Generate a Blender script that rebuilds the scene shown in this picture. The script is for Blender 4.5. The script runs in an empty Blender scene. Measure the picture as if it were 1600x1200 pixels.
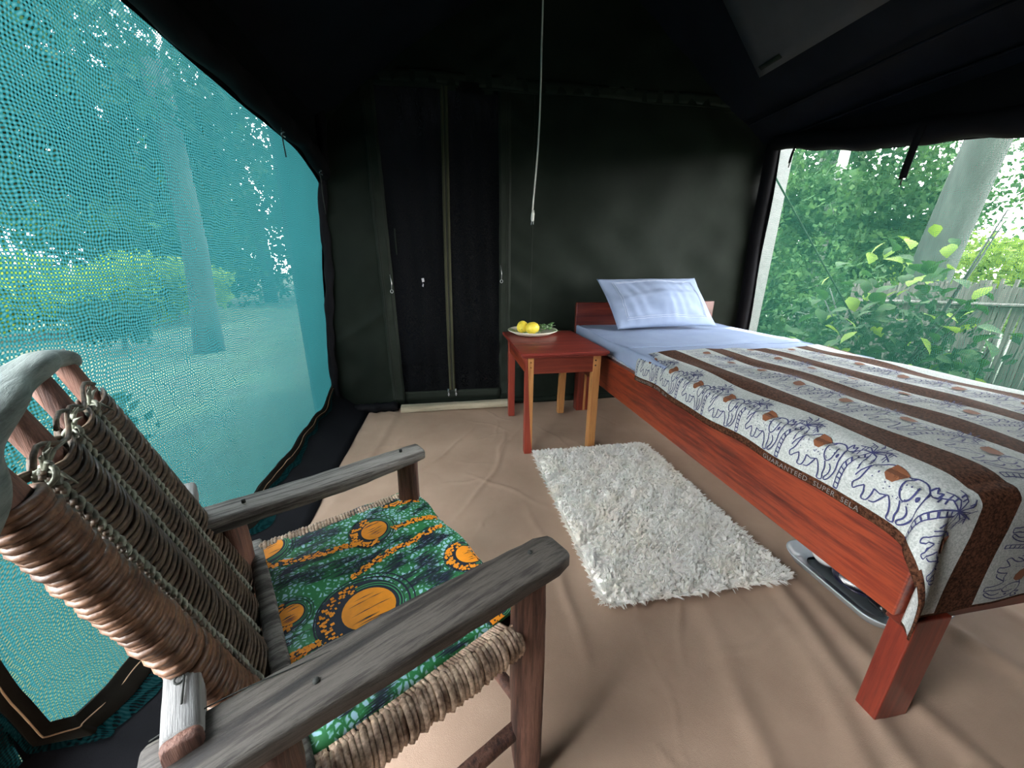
import bpy, math, random
import numpy as np
from mathutils import Vector, Matrix
random.seed(7); rng = np.random.default_rng(7)
SC = bpy.context.scene
COL = SC.collection
R = math.radians

# ------------------------------------------------------------------ camera
cam = bpy.data.cameras.new('camera'); camo = bpy.data.objects.new('camera', cam); COL.objects.link(camo)
cam.sensor_width = 36; cam.lens = 582.26 / 1600 * 36; cam.clip_start = .01; cam.clip_end = 200
camo.location = (0, 0, .9467)
pitch, yaw, roll = R(17.731), R(-9.784), R(0.4)
fw = Vector((-math.sin(yaw)*math.cos(pitch), math.cos(yaw)*math.cos(pitch), -math.sin(pitch)))
r0 = Vector((math.cos(yaw), math.sin(yaw), 0)); u0 = r0.cross(fw)
r1 = r0*math.cos(roll) + u0*math.sin(roll); u1 = u0*math.cos(roll) - r0*math.sin(roll)
camo.matrix_world = Matrix(((r1.x, u1.x, -fw.x, 0), (r1.y, u1.y, -fw.y, 0), (r1.z, u1.z, -fw.z, .9467), (0, 0, 0, 1)))
SC.camera = camo
# ------------------------------------------------------------------ world, sun, exposure
SC.view_settings.view_transform = 'Standard'; SC.view_settings.look = 'None'
SC.view_settings.exposure = 1.78; SC.view_settings.gamma = 1; SC.view_settings.use_curve_mapping = False
SKY = 10.0
w = bpy.data.worlds.new('sky'); SC.world = w; w.use_nodes = True
wn = w.node_tree; bg = wn.nodes['Background']
tc = wn.nodes.new('ShaderNodeTexCoord'); sx = wn.nodes.new('ShaderNodeSeparateXYZ'); cr = wn.nodes.new('ShaderNodeValToRGB')
wn.links.new(tc.outputs['Generated'], sx.inputs[0]); wn.links.new(sx.outputs['Z'], cr.inputs[0]); wn.links.new(cr.outputs[0], bg.inputs[0])
cr.color_ramp.elements[0].position = 0.0; cr.color_ramp.elements[0].color = (1, .975, .94, 1)
cr.color_ramp.elements[1].position = 1.0; cr.color_ramp.elements[1].color = (.84, .92, 1, 1)
bg.inputs[1].default_value = SKY
sun = bpy.data.lights.new('sun', 'SUN'); suno = bpy.data.objects.new('sun', sun); COL.objects.link(suno)
sun.energy = 5.0; sun.angle = R(1.5); sun.color = (1, .93, .8)
suno.rotation_euler = Vector((-.33, -.22, -.92)).to_track_quat('-Z', 'Y').to_euler()
def portal(name, loc, rot, sx_, sy_):
    l = bpy.data.lights.new(name, 'AREA'); l.shape = 'RECTANGLE'; l.size = sx_; l.size_y = sy_; l.cycles.is_portal = True
    o = bpy.data.objects.new(name, l); COL.objects.link(o); o.location = loc; o.rotation_euler = rot
portal('sky_portal', (-.95, .60, .85), (0, R(-90), 0), 1.9, 3.9)
portal('sky_portal', (2.32, 1.5, 1.0), (0, R(90), 0), 1.5, 2.0)

# ------------------------------------------------------------------ helpers
def tag(o, label=None, cat=None, group=None, kind=None):
    if label: o['label'] = label
    if cat: o['category'] = cat
    if group: o['group'] = group
    if kind: o['kind'] = kind
    return o
def thing(name, label, cat, loc=(0, 0, 0), group=None):
    o = bpy.data.objects.new(name, None); COL.objects.link(o); o.location = loc; o.empty_display_size = .1
    return tag(o, label, cat, group)
def wloc(o):
    v = Vector((0, 0, 0))
    while o: v += o.location; o = o.parent
    return v
class MB:
    def __init__(s): s.v = []; s.f = []
    def add(s, vs, fs):
        n = len(s.v); s.v += [tuple(p) for p in vs]; s.f += [tuple(i+n for i in f) for f in fs]; return s
    def build(s, name, mat, parent=None, smooth=True, kind=None, label=None, cat=None, base=None):
        me = bpy.data.meshes.new(name); off = wloc(parent) if parent else Vector(base or (0, 0, 0))
        me.from_pydata([(p[0]-off.x, p[1]-off.y, p[2]-off.z) for p in s.v], [], s.f)
        for m in (mat if isinstance(mat, (list, tuple)) else [mat]): me.materials.append(m)
        if smooth: me.shade_smooth()
        me.update()
        o = bpy.data.objects.new(name, me); COL.objects.link(o)
        if parent: o.parent = parent
        else: o.location = off
        return tag(o, label, cat, None, kind)
def big(name, V, Fq, mat, parent=None, kind=None, smooth=False, label=None, cat=None, base=(0, 0, 0)):
    """numpy verts (n,3) + quads/tris (m,k)"""
    me = bpy.data.meshes.new(name); off = np.array(wloc(parent) if parent else base)
    V = np.asarray(V, float) - off; Fq = np.asarray(Fq); k = Fq.shape[1]
    me.vertices.add(len(V)); me.vertices.foreach_set('co', V.ravel())
    me.loops.add(Fq.size); me.loops.foreach_set('vertex_index', Fq.ravel().astype(np.int32))
    me.polygons.add(len(Fq)); me.polygons.foreach_set('loop_start', np.arange(0, Fq.size, k, dtype=np.int32))
    me.update(calc_edges=True); me.materials.append(mat)
    if smooth: me.shade_smooth()
    o = bpy.data.objects.new(name, me); COL.objects.link(o)
    if parent: o.parent = parent
    else: o.location = tuple(off)
    return tag(o, label, cat, None, kind)
def bevel(o, wd=.003, seg=2):
    m = o.modifiers.new('bevel', 'BEVEL'); m.width = wd; m.segments = seg; m.limit_method = 'ANGLE'; m.angle_limit = R(40)
    return o
def solid(o, th, off=-1):
    m = o.modifiers.new('solid', 'SOLIDIFY'); m.thickness = th; m.offset = off; return o
BF = [(0, 3, 2, 1), (4, 5, 6, 7), (0, 1, 5, 4), (1, 2, 6, 5), (2, 3, 7, 6), (3, 0, 4, 7)]
def box(mb, x0, x1, y0, y1, z0, z1):
    mb.add([(x0, y0, z0), (x1, y0, z0), (x1, y1, z0), (x0, y1, z0), (x0, y0, z1), (x1, y0, z1), (x1, y1, z1), (x0, y1, z1)], BF); return mb
def fbox(x0, x1, y0, y1, z0, z1): return box(MB(), x0, x1, y0, y1, z0, z1)
def loft(mb, pts, wh, up=(0, 0, 1), seg=12, p=4, jit=0, rnd=None, caps=True):
    """superellipse sections (w,h half sizes) swept along pts"""
    rnd = rnd or random; up = Vector(up); pts = [Vector(q) for q in pts]; n0 = len(mb.v); vs = []
    for i, c in enumerate(pts):
        t = (pts[min(i+1, len(pts)-1)] - pts[max(i-1, 0)]).normalized()
        s = t.cross(up)
        s = s.normalized() if s.length > 1e-4 else Vector((1, 0, 0)); u = s.cross(t).normalized()
        a, b = wh[i] if isinstance(wh, list) else wh
        for k in range(seg):
            th = 2*math.pi*(k+.5)/seg; cx, sy = math.cos(th), math.sin(th)
            ex = math.copysign(abs(cx)**(2/p), cx); ey = math.copysign(abs(sy)**(2/p), sy)
            j = 1 + (rnd.uniform(-jit, jit) if jit else 0)
            vs.append(c + s*a*ex*j + u*b*ey*j)
    fs = []
    for i in range(len(pts)-1):
        for k in range(seg):
            k2 = (k+1) % seg; fs.append((i*seg+k, i*seg+k2, (i+1)*seg+k2, (i+1)*seg+k))
    if caps:
        fs.append(tuple(range(seg))[::-1]); fs.append(tuple((len(pts)-1)*seg+k for k in range(seg)))
    mb.add(vs, fs); return mb
def tube(mb, pts, r, seg=6, caps=True):
    pts = [Vector(q) for q in pts]; vs = []; n = None
    for i, c in enumerate(pts):
        t = (pts[min(i+1, len(pts)-1)] - pts[max(i-1, 0)])
        t = t.normalized() if t.length > 1e-9 else Vector((0, 0, 1))
        if n is None: n = t.orthogonal().normalized()
        n = (n - t*n.dot(t)).normalized(); b = t.cross(n); rr = r[i] if isinstance(r, (list, tuple)) else r
        for k in range(seg):
            th = 2*math.pi*k/seg; vs.append(c + n*math.cos(th)*rr + b*math.sin(th)*rr)
    fs = [(i*seg+k, i*seg+(k+1) % seg, (i+1)*seg+(k+1) % seg, (i+1)*seg+k) for i in range(len(pts)-1) for k in range(seg)]
    if caps: fs += [tuple(range(seg))[::-1], tuple((len(pts)-1)*seg+k for k in range(seg))]
    mb.add(vs, fs); return mb
def lerp(a, b, t): return tuple(a[i]+(b[i]-a[i])*t for i in range(len(a)))
def line(a, b, n): return [lerp(a, b, i/(n-1)) for i in range(n)]
def grid(mb, fn, nu, nv, u0=0, u1=1, v0=0, v1=1):
    vs = [fn(u0+(u1-u0)*i/nu, v0+(v1-v0)*j/nv) for i in range(nu+1) for j in range(nv+1)]
    fs = [(i*(nv+1)+j, (i+1)*(nv+1)+j, (i+1)*(nv+1)+j+1, i*(nv+1)+j+1) for i in range(nu) for j in range(nv)]
    mb.add(vs, fs); return mb
def lathe(mb, prof, c, seg=28):
    vs = []; fs = []
    for (r, z) in prof:
        for k in range(seg): a = 2*math.pi*k/seg; vs.append((c[0]+r*math.cos(a), c[1]+r*math.sin(a), c[2]+z))
    for i in range(len(prof)-1):
        for k in range(seg): fs.append((i*seg+k, i*seg+(k+1) % seg, (i+1)*seg+(k+1) % seg, (i+1)*seg+k))
    mb.add(vs, fs); return mb
class Wave:   # smooth pseudo noise: sum of random sines
    def __init__(s, seed, n=10, f=1.0):
        g = np.random.default_rng(seed); a = g.uniform(0, 2*np.pi, n); k = f*g.uniform(.5, 2.2, n)
        s.kx = k*np.cos(a); s.ky = k*np.sin(a); s.ph = g.uniform(0, 6.28, n); s.n = n
    def __call__(s, x, y): return float(np.sin(s.kx*x+s.ky*y+s.ph).sum()/math.sqrt(s.n))

# ------------------------------------------------------------------ materials
def newmat(name):
    m = bpy.data.materials.new(name); m.use_nodes = True; t = m.node_tree; return m, t, t.nodes['Principled BSDF']
def N(t, ty, **k):
    n = t.nodes.new(ty)
    for a, v in k.items(): setattr(n, a, v)
    return n
def ramp(t, fac, stops):
    r = N(t, 'ShaderNodeValToRGB'); e = r.color_ramp.elements
    while len(e) < len(stops): e.new(.5)
    for i, (p_, c) in enumerate(stops): e[i].position = p_; e[i].color = (*c, 1)
    t.links.new(fac, r.inputs[0]); return r.outputs[0]
def mapping(t, scale=(1, 1, 1), rot=(0, 0, 0)):
    c = N(t, 'ShaderNodeTexCoord'); m = N(t, 'ShaderNodeMapping'); m.inputs['Scale'].default_value = scale; m.inputs['Rotation'].default_value = rot
    t.links.new(c.outputs['Object'], m.inputs[0]); return m.outputs[0]
def noise(t, vec, sc, det=4, rough=.6, out=0):
    n = N(t, 'ShaderNodeTexNoise'); n.inputs['Scale'].default_value = sc; n.inputs['Detail'].default_value = det; n.inputs['Roughness'].default_value = rough
    t.links.new(vec, n.inputs['Vector']); return n.outputs[out]
def bump(t, b, h, st=.3, dist=.002, prev=None):
    n = N(t, 'ShaderNodeBump'); n.inputs['Strength'].default_value = st; n.inputs['Distance'].default_value = dist
    t.links.new(h, n.inputs['Height'])
    if prev: t.links.new(prev, n.inputs['Normal'])
    t.links.new(n.outputs[0], b.inputs['Normal']); return n.outputs[0]
def plain(name, col, rough=.6, metal=0, var=.12, sc=40, bs=.15):
    m, t, b = newmat(name); v = mapping(t); n = noise(t, v, sc)
    t.links.new(ramp(t, n, [(.3, tuple(c*(1-var) for c in col)), (.7, tuple(min(1, c*(1+var)) for c in col))]), b.inputs[0])
    b.inputs['Roughness'].default_value = rough; b.inputs['Metallic'].default_value = metal
    if bs: bump(t, b, n, bs, .001)
    return m
def cloth(name, col, col2=None, weave=900, rough=.8, bs=.3, sheen=0, big_sc=6):
    m, t, b = newmat(name); v = mapping(t); n = noise(t, v, big_sc, 5)
    col2 = col2 or tuple(c*1.35 for c in col)
    t.links.new(ramp(t, n, [(.3, col), (.7, col2)]), b.inputs[0]); b.inputs['Roughness'].default_value = rough
    n2 = noise(t, v, weave, 2); n3 = noise(t, v, 25, 4)
    mx = N(t, 'ShaderNodeMath', operation='ADD'); t.links.new(n2, mx.inputs[0]); t.links.new(n3, mx.inputs[1])
    bump(t, b, mx.outputs[0], bs, .002)
    b.inputs['Specular IOR Level'].default_value = .10
    if sheen: b.inputs['Sheen Weight'].default_value = sheen
    return m
def wood(name, cols, axis='x', rot=0, rough=.5, grain=14, bs=.3, coat=0, knots=True, along=.9):
    """axis: the grain runs along it. rot: rotation about z that brings the grain direction onto x"""
    m, t, b = newmat(name)
    s = {'x': (along, grain, grain), 'y': (grain, along, grain), 'z': (grain, grain, along)}[axis]
    c = N(t, 'ShaderNodeTexCoord'); m0 = N(t, 'ShaderNodeMapping'); m0.inputs['Rotation'].default_value = (0, 0, rot)
    m1 = N(t, 'ShaderNodeMapping'); m1.inputs['Scale'].default_value = s
    t.links.new(c.outputs['Object'], m0.inputs[0]); t.links.new(m0.outputs[0], m1.inputs[0]); v = m1.outputs[0]
    n = noise(t, v, 1.5, 8, .65); n2 = noise(t, v, 7, 6, .7)
    mx = N(t, 'ShaderNodeMix', data_type='FLOAT'); mx.inputs[0].default_value = .35
    t.links.new(n, mx.inputs[2]); t.links.new(n2, mx.inputs[3])
    k = len(cols); st = [(.40+.21*i/(k-1), cols[i]) for i in range(k)]
    t.links.new(ramp(t, mx.outputs[0], st), b.inputs[0]); b.inputs['Roughness'].default_value = rough
    bump(t, b, n2, bs, .0025)
    if coat: b.inputs['Coat Weight'].default_value = coat; b.inputs['Coat Roughness'].default_value = .25
    return m
M = {}
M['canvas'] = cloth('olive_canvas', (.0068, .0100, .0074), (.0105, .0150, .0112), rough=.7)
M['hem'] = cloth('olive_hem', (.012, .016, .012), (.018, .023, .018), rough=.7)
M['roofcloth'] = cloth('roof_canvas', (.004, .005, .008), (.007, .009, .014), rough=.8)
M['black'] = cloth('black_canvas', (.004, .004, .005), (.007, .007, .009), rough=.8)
M['greypanel'] = cloth('grey_lining', (.05, .052, .055), (.065, .066, .07), rough=.8)
M['zip'] = cloth('olive_zip_tape', (.035, .036, .022), (.05, .05, .03), weave=1500)
M['zipband'] = cloth('dark_zip_band', (.010, .009, .007), (.018, .016, .012), rough=.7)
M['piping'] = plain('tan_piping', (.42, .27, .15), .6)
M['metal'] = plain('dull_metal', (.45, .45, .45), .35, 1)
M['stitch'] = plain('dark_stitching', (.012, .014, .012), .9)
M['white_plastic'] = plain('white_cord', (.62, .62, .58), .5)
M['ground'] = cloth('brown_groundsheet', (.30, .205, .148), (.40, .285, .212), weave=700, rough=.62, bs=.35, big_sc=2.5)
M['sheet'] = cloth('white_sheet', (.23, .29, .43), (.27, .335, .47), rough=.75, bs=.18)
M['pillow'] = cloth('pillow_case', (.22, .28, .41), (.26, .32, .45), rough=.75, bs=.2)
M['ticking'] = plain('mattress_ticking', (.5, .52, .55), .8)
M['seam'] = plain('seam_thread', (.42, .47, .58), .8)
m, t, b = newmat('rug_pile'); v = mapping(t); n = noise(t, v, 9, 4); c = ramp(t, n, [(.3, (.93, .89, .82)), (.55, (.95, .94, .91))])
tr_ = N(t, 'ShaderNodeBsdfTranslucent'); df_ = N(t, 'ShaderNodeBsdfDiffuse'); t.links.new(c, tr_.inputs[0]); t.links.new(c, df_.inputs[0]); m1 = N(t, 'ShaderNodeMixShader'); m1.inputs[0].default_value = .30
t.links.new(df_.outputs[0], m1.inputs[1]); t.links.new(tr_.outputs[0], m1.inputs[2]); t.links.new(m1.outputs[0], t.nodes['Material Output'].inputs[0]); M['rug'] = m
M['rugb'] = plain('rug_backing', (.75, .73, .68), .9)
MAH = [(.06, .009, .006), (.145, .022, .012), (.26, .046, .018), (.17, .024, .012)]
M['rail'] = wood('polished_red_wood', MAH, 'y', rough=.32, grain=13, bs=.12, coat=.35)
M['railx'] = wood('polished_red_wood_across', [(.06, .009, .006), (.115, .018, .010), (.17, .03, .016)], 'x', rough=.35, grain=13, bs=.1, coat=.3)
M['legz'] = wood('polished_red_wood_upright', [(.08, .010, .006), (.15, .020, .011), (.21, .032, .015)], 'z', rough=.35, grain=13, bs=.1, coat=.3)
M['tabletop'] = wood('table_top_wood', [(.11, .014, .010), (.18, .022, .014), (.23, .035, .02)], 'x', rough=.42, grain=16, bs=.15, coat=.1)
M['tableleg'] = wood('table_leg_wood', [(.17, .022, .013), (.24, .036, .018)], 'z', rough=.45, grain=20, bs=.15)
M['sap'] = wood('pale_sapwood', [(.30, .12, .035), (.43, .20, .065), (.28, .10, .035)], 'z', rough=.5, grain=24, bs=.2)
M['beam'] = wood('bleached_plank', [(.20, .17, .12), (.32, .28, .20), (.38, .34, .26)], 'x', rough=.85, grain=22, bs=.5)
CA = -R(29.87)
M['armwood'] = wood('weathered_arm_wood', [(.02, .017, .014), (.08, .072, .064), (.20, .19, .17), (.085, .075, .068)], 'x', CA, rough=.7, grain=24, bs=.9, along=1.6)
M['armdark'] = wood('dark_weathered_wood', [(.006, .005, .004), (.024, .019, .015), (.068, .060, .050), (.018, .014, .012)], 'x', CA, rough=.6, grain=24, bs=.9, along=1.6)
M['barwood'] = wood('grey_bar_wood', [(.04, .04, .04), (.14, .14, .137), (.25, .25, .245)], 'y', CA, rough=.7, grain=22, bs=.8)
M['postwood'] = wood('rough_brown_wood', [(.025, .010, .007), (.085, .036, .025), (.17, .08, .055), (.07, .03, .02)], 'z', 0, rough=.65, grain=20, bs=.9)
M['railwood'] = wood('driftwood_rail', [(.02, .03, .027), (.08, .10, .092), (.16, .19, .175), (.07, .09, .082)], 'y', CA, rough=.6, grain=13, bs=.7)
def cane(name, c1, c2):
    m, t, b = newmat(name); v = mapping(t); n = noise(t, v, 160, 4); n2 = noise(t, v, 28, 3)
    mx = N(t, 'ShaderNodeMath', operation='MULTIPLY'); t.links.new(n, mx.inputs[0]); t.links.new(n2, mx.inputs[1])
    t.links.new(ramp(t, mx.outputs[0], [(.15, c1), (.36, c2)]), b.inputs[0]); b.inputs['Roughness'].default_value = .5; bump(t, b, n, .5, .001); return m
M['cane'] = cane('tan_cane', (.16, .09, .055), (.68, .50, .36))
M['cane_dark'] = cane('shaded_dark_cane', (.03, .021, .014), (.115, .08, .052))  # darker cane: shade on the woven back put into its colour
M['cane_red'] = cane('brown_cane', (.05, .022, .012), (.19, .095, .052))
M['cane_pale'] = cane('teal_lit_braid', (.08, .085, .065), (.26, .28, .22))  # greenish cast of the net's teal light put into the braid colour
M['enamel'] = plain('grey_enamel', (.42, .47, .50), .25, 0, .05)
M['china'] = plain('white_china', (.75, .75, .74), .2, 0, .03, bs=0)
M['navy'] = plain('navy_enamel', (.008, .008, .03), .2, 0, .03, bs=0)
M['darkplate'] = plain('dark_plate', (.02, .02, .022), .18, 0, .03, bs=0)
M['steel'] = plain('spoon_steel', (.6, .6, .6), .2, 1, .05, bs=0)
M['plate'] = plain('cream_plate', (.62, .60, .50), .3, 0, .04, bs=0)
M['lemon'] = plain('lemon_skin', (.75, .60, .06), .45, 0, .12, 60, .4)
M['herb'] = plain('herb_leaf', (.09, .20, .06), .5, 0, .3, 60)
M['herb_pale'] = plain('pale_leaf', (.35, .46, .30), .5, 0, .2, 60)
M['ink'] = plain('navy_print', (.030, .035, .12), .85, bs=0)
M['saddle'] = plain('brown_woven_print', (.17, .06, .025), .9, bs=0)
M['letter'] = plain('grey_woven_letter', (.17, .15, .145), .9, bs=0)
M['orange'] = plain('orange_print', (.86, .30, .01), .7, bs=0)
M['bluegreen'] = plain('dark_navy_print', (.008, .016, .035), .7, bs=0)
M['ltgreen'] = plain('green_print', (.06, .30, .12), .7, bs=0)
M['tag'] = plain('white_tag', (.55, .52, .55), .7, bs=0)
# blanket
def blanket_mat(name, c1, c2, sc, bs):
    m, t, b = newmat(name); v = mapping(t, (1, 1, 1)); n = noise(t, v, sc, 3, .7)
    t.links.new(ramp(t, n, [(.38, c1), (.62, c2)]), b.inputs[0]); b.inputs['Roughness'].default_value = .95; b.inputs['Specular IOR Level'].default_value = .1
    bump(t, b, n, bs, .002); return m
M['bwhite'] = blanket_mat('cream_woven_wool', (.33, .36, .35), (.52, .55, .54), 260, .5)
M['bbrown'] = blanket_mat('brown_woven_wool', (.022, .009, .0055), (.10, .042, .023), 170, .6)
# kitenge ground
m, t, b = newmat('green_wax_print'); v = mapping(t)
nz = N(t, 'ShaderNodeTexNoise'); nz.inputs['Scale'].default_value = 60; t.links.new(v, nz.inputs['Vector'])
mxv = N(t, 'ShaderNodeMix', data_type='VECTOR'); mxv.inputs[0].default_value = .012
t.links.new(v, mxv.inputs[4]); t.links.new(nz.outputs[1], mxv.inputs[5])
vo = N(t, 'ShaderNodeTexVoronoi', feature='DISTANCE_TO_EDGE'); vo.inputs['Scale'].default_value = 105; t.links.new(mxv.outputs[1], vo.inputs['Vector'])
n2 = noise(t, v, 22, 2); ad = N(t, 'ShaderNodeMath', operation='MULTIPLY_ADD'); ad.inputs[1].default_value = .55; ad.inputs[2].default_value = -.17
t.links.new(n2, ad.inputs[0]); sb = N(t, 'ShaderNodeMath', operation='SUBTRACT'); t.links.new(vo.outputs[0], sb.inputs[0]); t.links.new(ad.outputs[0], sb.inputs[1])
g = ramp(t, sb.outputs[0], [(.02, (.02, .19, .055)), (.06, (.045, .27, .09)), (.10, (.20, .50, .46)), (.17, (.36, .60, .70))])
t.links.new(g, b.inputs[0]); b.inputs['Roughness'].default_value = .6; M['kitenge'] = m

def mesh_mat(name, col, cell, hole_y, hole_z, trans=.65, grazing=None):
    """shade netting: opaque / translucent threads, real see-through holes"""
    m, t, b = newmat(name); out = t.nodes['Material Output']
    c = N(t, 'ShaderNodeTexCoord'); s = N(t, 'ShaderNodeSeparateXYZ'); t.links.new(c.outputs['Object'], s.inputs[0])
    wob = noise(t, c.outputs['Object'], 9, 3)
    def prof(sock, wobble):
        a = N(t, 'ShaderNodeMath', operation='MULTIPLY_ADD'); a.inputs[1].default_value = wobble; t.links.new(wob, a.inputs[0]); t.links.new(sock, a.inputs[2])
        d = N(t, 'ShaderNodeMath', operation='DIVIDE'); d.inputs[1].default_value = cell; t.links.new(a.outputs[0], d.inputs[0])
        f = N(t, 'ShaderNodeMath', operation='FRACT'); t.links.new(d.outputs[0], f.inputs[0])
        s1 = N(t, 'ShaderNodeMath', operation='SUBTRACT'); s1.inputs[1].default_value = .5; t.links.new(f.outputs[0], s1.inputs[0])
        ab = N(t, 'ShaderNodeMath', operation='ABSOLUTE'); t.links.new(s1.outputs[0], ab.inputs[0]); return ab.outputs[0]
    py, pz = prof(s.outputs['Y'], .05), prof(s.outputs['Z'], .04)
    def lt(sock, v_):
        l = N(t, 'ShaderNodeMath', operation='LESS_THAN'); l.inputs[1].default_value = v_; t.links.new(sock, l.inputs[0]); return l.outputs[0]
    ly = lt(py, hole_y/2)
    if grazing:   # holes shrink along the wall, imitating threads closing up at a grazing view
        mr = N(t, 'ShaderNodeMapRange'); t.links.new(s.outputs['Y'], mr.inputs[0])
        for i_, v_ in enumerate(grazing): mr.inputs[i_+1].default_value = v_
        t.links.new(mr.outputs[0], ly.node.inputs[1])
    mu = N(t, 'ShaderNodeMath', operation='MULTIPLY'); t.links.new(ly, mu.inputs[0]); t.links.new(lt(pz, hole_z/2), mu.inputs[1])
    dif = N(t, 'ShaderNodeBsdfDiffuse'); tr = N(t, 'ShaderNodeBsdfTranslucent'); tp = N(t, 'ShaderNodeBsdfTransparent')
    mi = N(t, 'ShaderNodeMath', operation='MULTIPLY'); t.links.new(py, mi.inputs[0]); t.links.new(pz, mi.inputs[1])
    cc = ramp(t, mi.outputs[0], [(.0, tuple(x*.75 for x in col)), (.2, tuple(min(1, x*1.25+.02) for x in col))])
    t.links.new(cc, dif.inputs[0]); t.links.new(cc, tr.inputs[0])
    m1 = N(t, 'ShaderNodeMixShader'); m1.inputs[0].default_value = trans; t.links.new(dif.outputs[0], m1.inputs[1]); t.links.new(tr.outputs[0], m1.inputs[2])
    m2 = N(t, 'ShaderNodeMixShader'); t.links.new(mu.outputs[0], m2.inputs[0]); t.links.new(m1.outputs[0], m2.inputs[1]); t.links.new(tp.outputs[0], m2.inputs[2])
    t.links.new(m2.outputs[0], out.inputs[0]); return m
M['netL'] = mesh_mat('teal_shade_net', (.0025, .046, .050), .0072, .50, .46, .65, (.6, 1.9, .28, .09))
M['netR'] = mesh_mat('green_shade_net', (.005, .050, .034), .0060, .84, .80)
M['netD'] = mesh_mat('black_door_net', (.0012, .0015, .0022), .003, .45, .45, .3)
def leafmat(name, cols, trans=.35):
    m, t, b = newmat(name); out = t.nodes['Material Output']; v = mapping(t); n = noise(t, v, 3.5, 4)
    k = len(cols); c = ramp(t, n, [(.3+.4*i/(k-1), cols[i]) for i in range(k)])
    d = N(t, 'ShaderNodeBsdfPrincipled'); d.inputs['Roughness'].default_value = .75; d.inputs['Specular IOR Level'].default_value = .15; tr = N(t, 'ShaderNodeBsdfTranslucent'); t.links.new(c, d.inputs[0]); t.links.new(c, tr.inputs[0])
    m1 = N(t, 'ShaderNodeMixShader'); m1.inputs[0].default_value = trans; t.links.new(d.outputs[0], m1.inputs[1]); t.links.new(tr.outputs[0], m1.inputs[2]); t.links.new(m1.outputs[0], out.inputs[0]); return m
M['leaf'] = leafmat('leaf_green', [(.004, .015, .004), (.012, .036, .008), (.032, .07, .014)])
M['leafy'] = leafmat('leaf_yellow_green', [(.04, .075, .008), (.08, .13, .014), (.13, .18, .03)])
M['leafd'] = leafmat('leaf_dark_green', [(.003, .012, .005), (.009, .028, .011), (.017, .046, .016)])
M['bark'] = wood('tree_bark', [(.004, .006, .004), (.009, .013, .010), (.018, .023, .018)], 'z', rough=.9, grain=5, bs=1)
M['barkp'] = wood('pale_tree_bark', [(.07, .075, .065), (.13, .135, .12), (.18, .185, .16)], 'z', rough=.9, grain=5, bs=1)
M['reed'] = wood('dry_reed', [(.018, .016, .013), (.045, .040, .033), (.08, .073, .06)], 'z', rough=.85, grain=30, bs=.4)
M['concrete'] = plain('pale_concrete', (.13, .125, .125), .9, 0, .08, 30, .3)
M['soil'] = plain('garden_soil', (.16, .12, .07), .95, 0, .35, 1.6, .4)
M['lawn'] = plain('lawn', (.010, .022, .005), .95, 0, .6, 2.2, .5)
M['thatch'] = plain('thatch', (.10, .085, .06), .95, 0, .3, 12, .6)

# ------------------------------------------------------------------ setting: floor
X0, X1, YB, YF = -.79, 2.19, 2.497, -1.3
EZ = 1.69; RX = .745; RZ = 2.66
ridges = []
rr = np.random.default_rng(21)
def rid(x0, y0, x1, y1, a, wd, curve=0.0): ridges.append((x0, y0, x1, y1, a, wd, curve))
rid(-.36, 2.38, -.56, 1.25, .007, .022, .03)
rid(1.02, 1.25, .80, .15, .014, .03, .05); rid(1.10, 1.0, 1.02, .1, .010, .03, -.04); rid(.95, .9, .62, .05, .008, .035, .05)
rid(1.22, .95, 1.35, .1, .012, .03, .05); rid(.7, .75, .45, .1, .006, .03, .03); rid(1.55, .8, 1.5, 0, .01, .03, .04)
rid(.30, 1.9, -.05, 1.2, .005, .01, .04); rid(.12, 2.1, -.3, 1.5, .004, .01, .03); rid(.28, 1.3, .30, .6, .005, .015, .03)
rid(.02, 1.6, .38, 1.25, .004, .008, .02); rid(.0, 2.25, .35, 2.0, .003, .008, .04); rid(.6, 1.95, .82, 1.4, .003, .008, .03)
for _ in range(70):
    x = rr.uniform(-.6, 2.0); y = rr.uniform(-.2, 2.4); a = rr.normal(1.9, .8); L = rr.uniform(.15, .5)
    rid(x, y, x+L*math.cos(a), y+L*math.sin(a), rr.uniform(.0012, .0042), rr.uniform(.004, .010), rr.uniform(-.04, .04))
def floor_h(Xg, Yg):
    H = np.zeros_like(Xg)
    for (x0, y0, x1, y1, a, wd, cv) in ridges:
        L = math.hypot(x1-x0, y1-y0); tx, ty = (x1-x0)/L, (y1-y0)/L
        s = ((Xg-x0)*tx+(Yg-y0)*ty)/L; d = -(Xg-x0)*ty+(Yg-y0)*tx - cv*np.sin(s*math.pi)-.006*np.sin(s*13+x0*9)
        H += a*np.exp(-(d/wd)**2)*np.clip(1-np.abs(s-.5)*1.9, 0, 1)**.6
    for k, (f, am) in enumerate(((5, .002), (11, .0012), (23, .0006))):
        wv = np.random.default_rng(90+k)
        for _ in range(6):
            an = wv.uniform(0, 6.28); H += am*np.sin(f*(Xg*math.cos(an)+Yg*math.sin(an))+wv.uniform(0, 6.28))/2.4
    return H - .006
nx, ny = 330, 400
xs = np.linspace(-.62, 2.2, nx); ys = np.linspace(YF, 2.50, ny); Xg, Yg = np.meshgrid(xs, ys, indexing='ij'); H = floor_h(Xg, Yg)
V = np.stack([Xg.ravel(), Yg.ravel(), H.ravel()], 1)
I, J = np.meshgrid(np.arange(nx-1), np.arange(ny-1), indexing='ij'); a = (I*ny+J).ravel()
fl = big('floor', V, np.stack([a, a+ny, a+ny+1, a+1], 1), M['ground'], smooth=True, kind='structure')
def fh(x, y): return float(floor_h(np.array([[x]]), np.array([[y]]))[0, 0])

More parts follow.
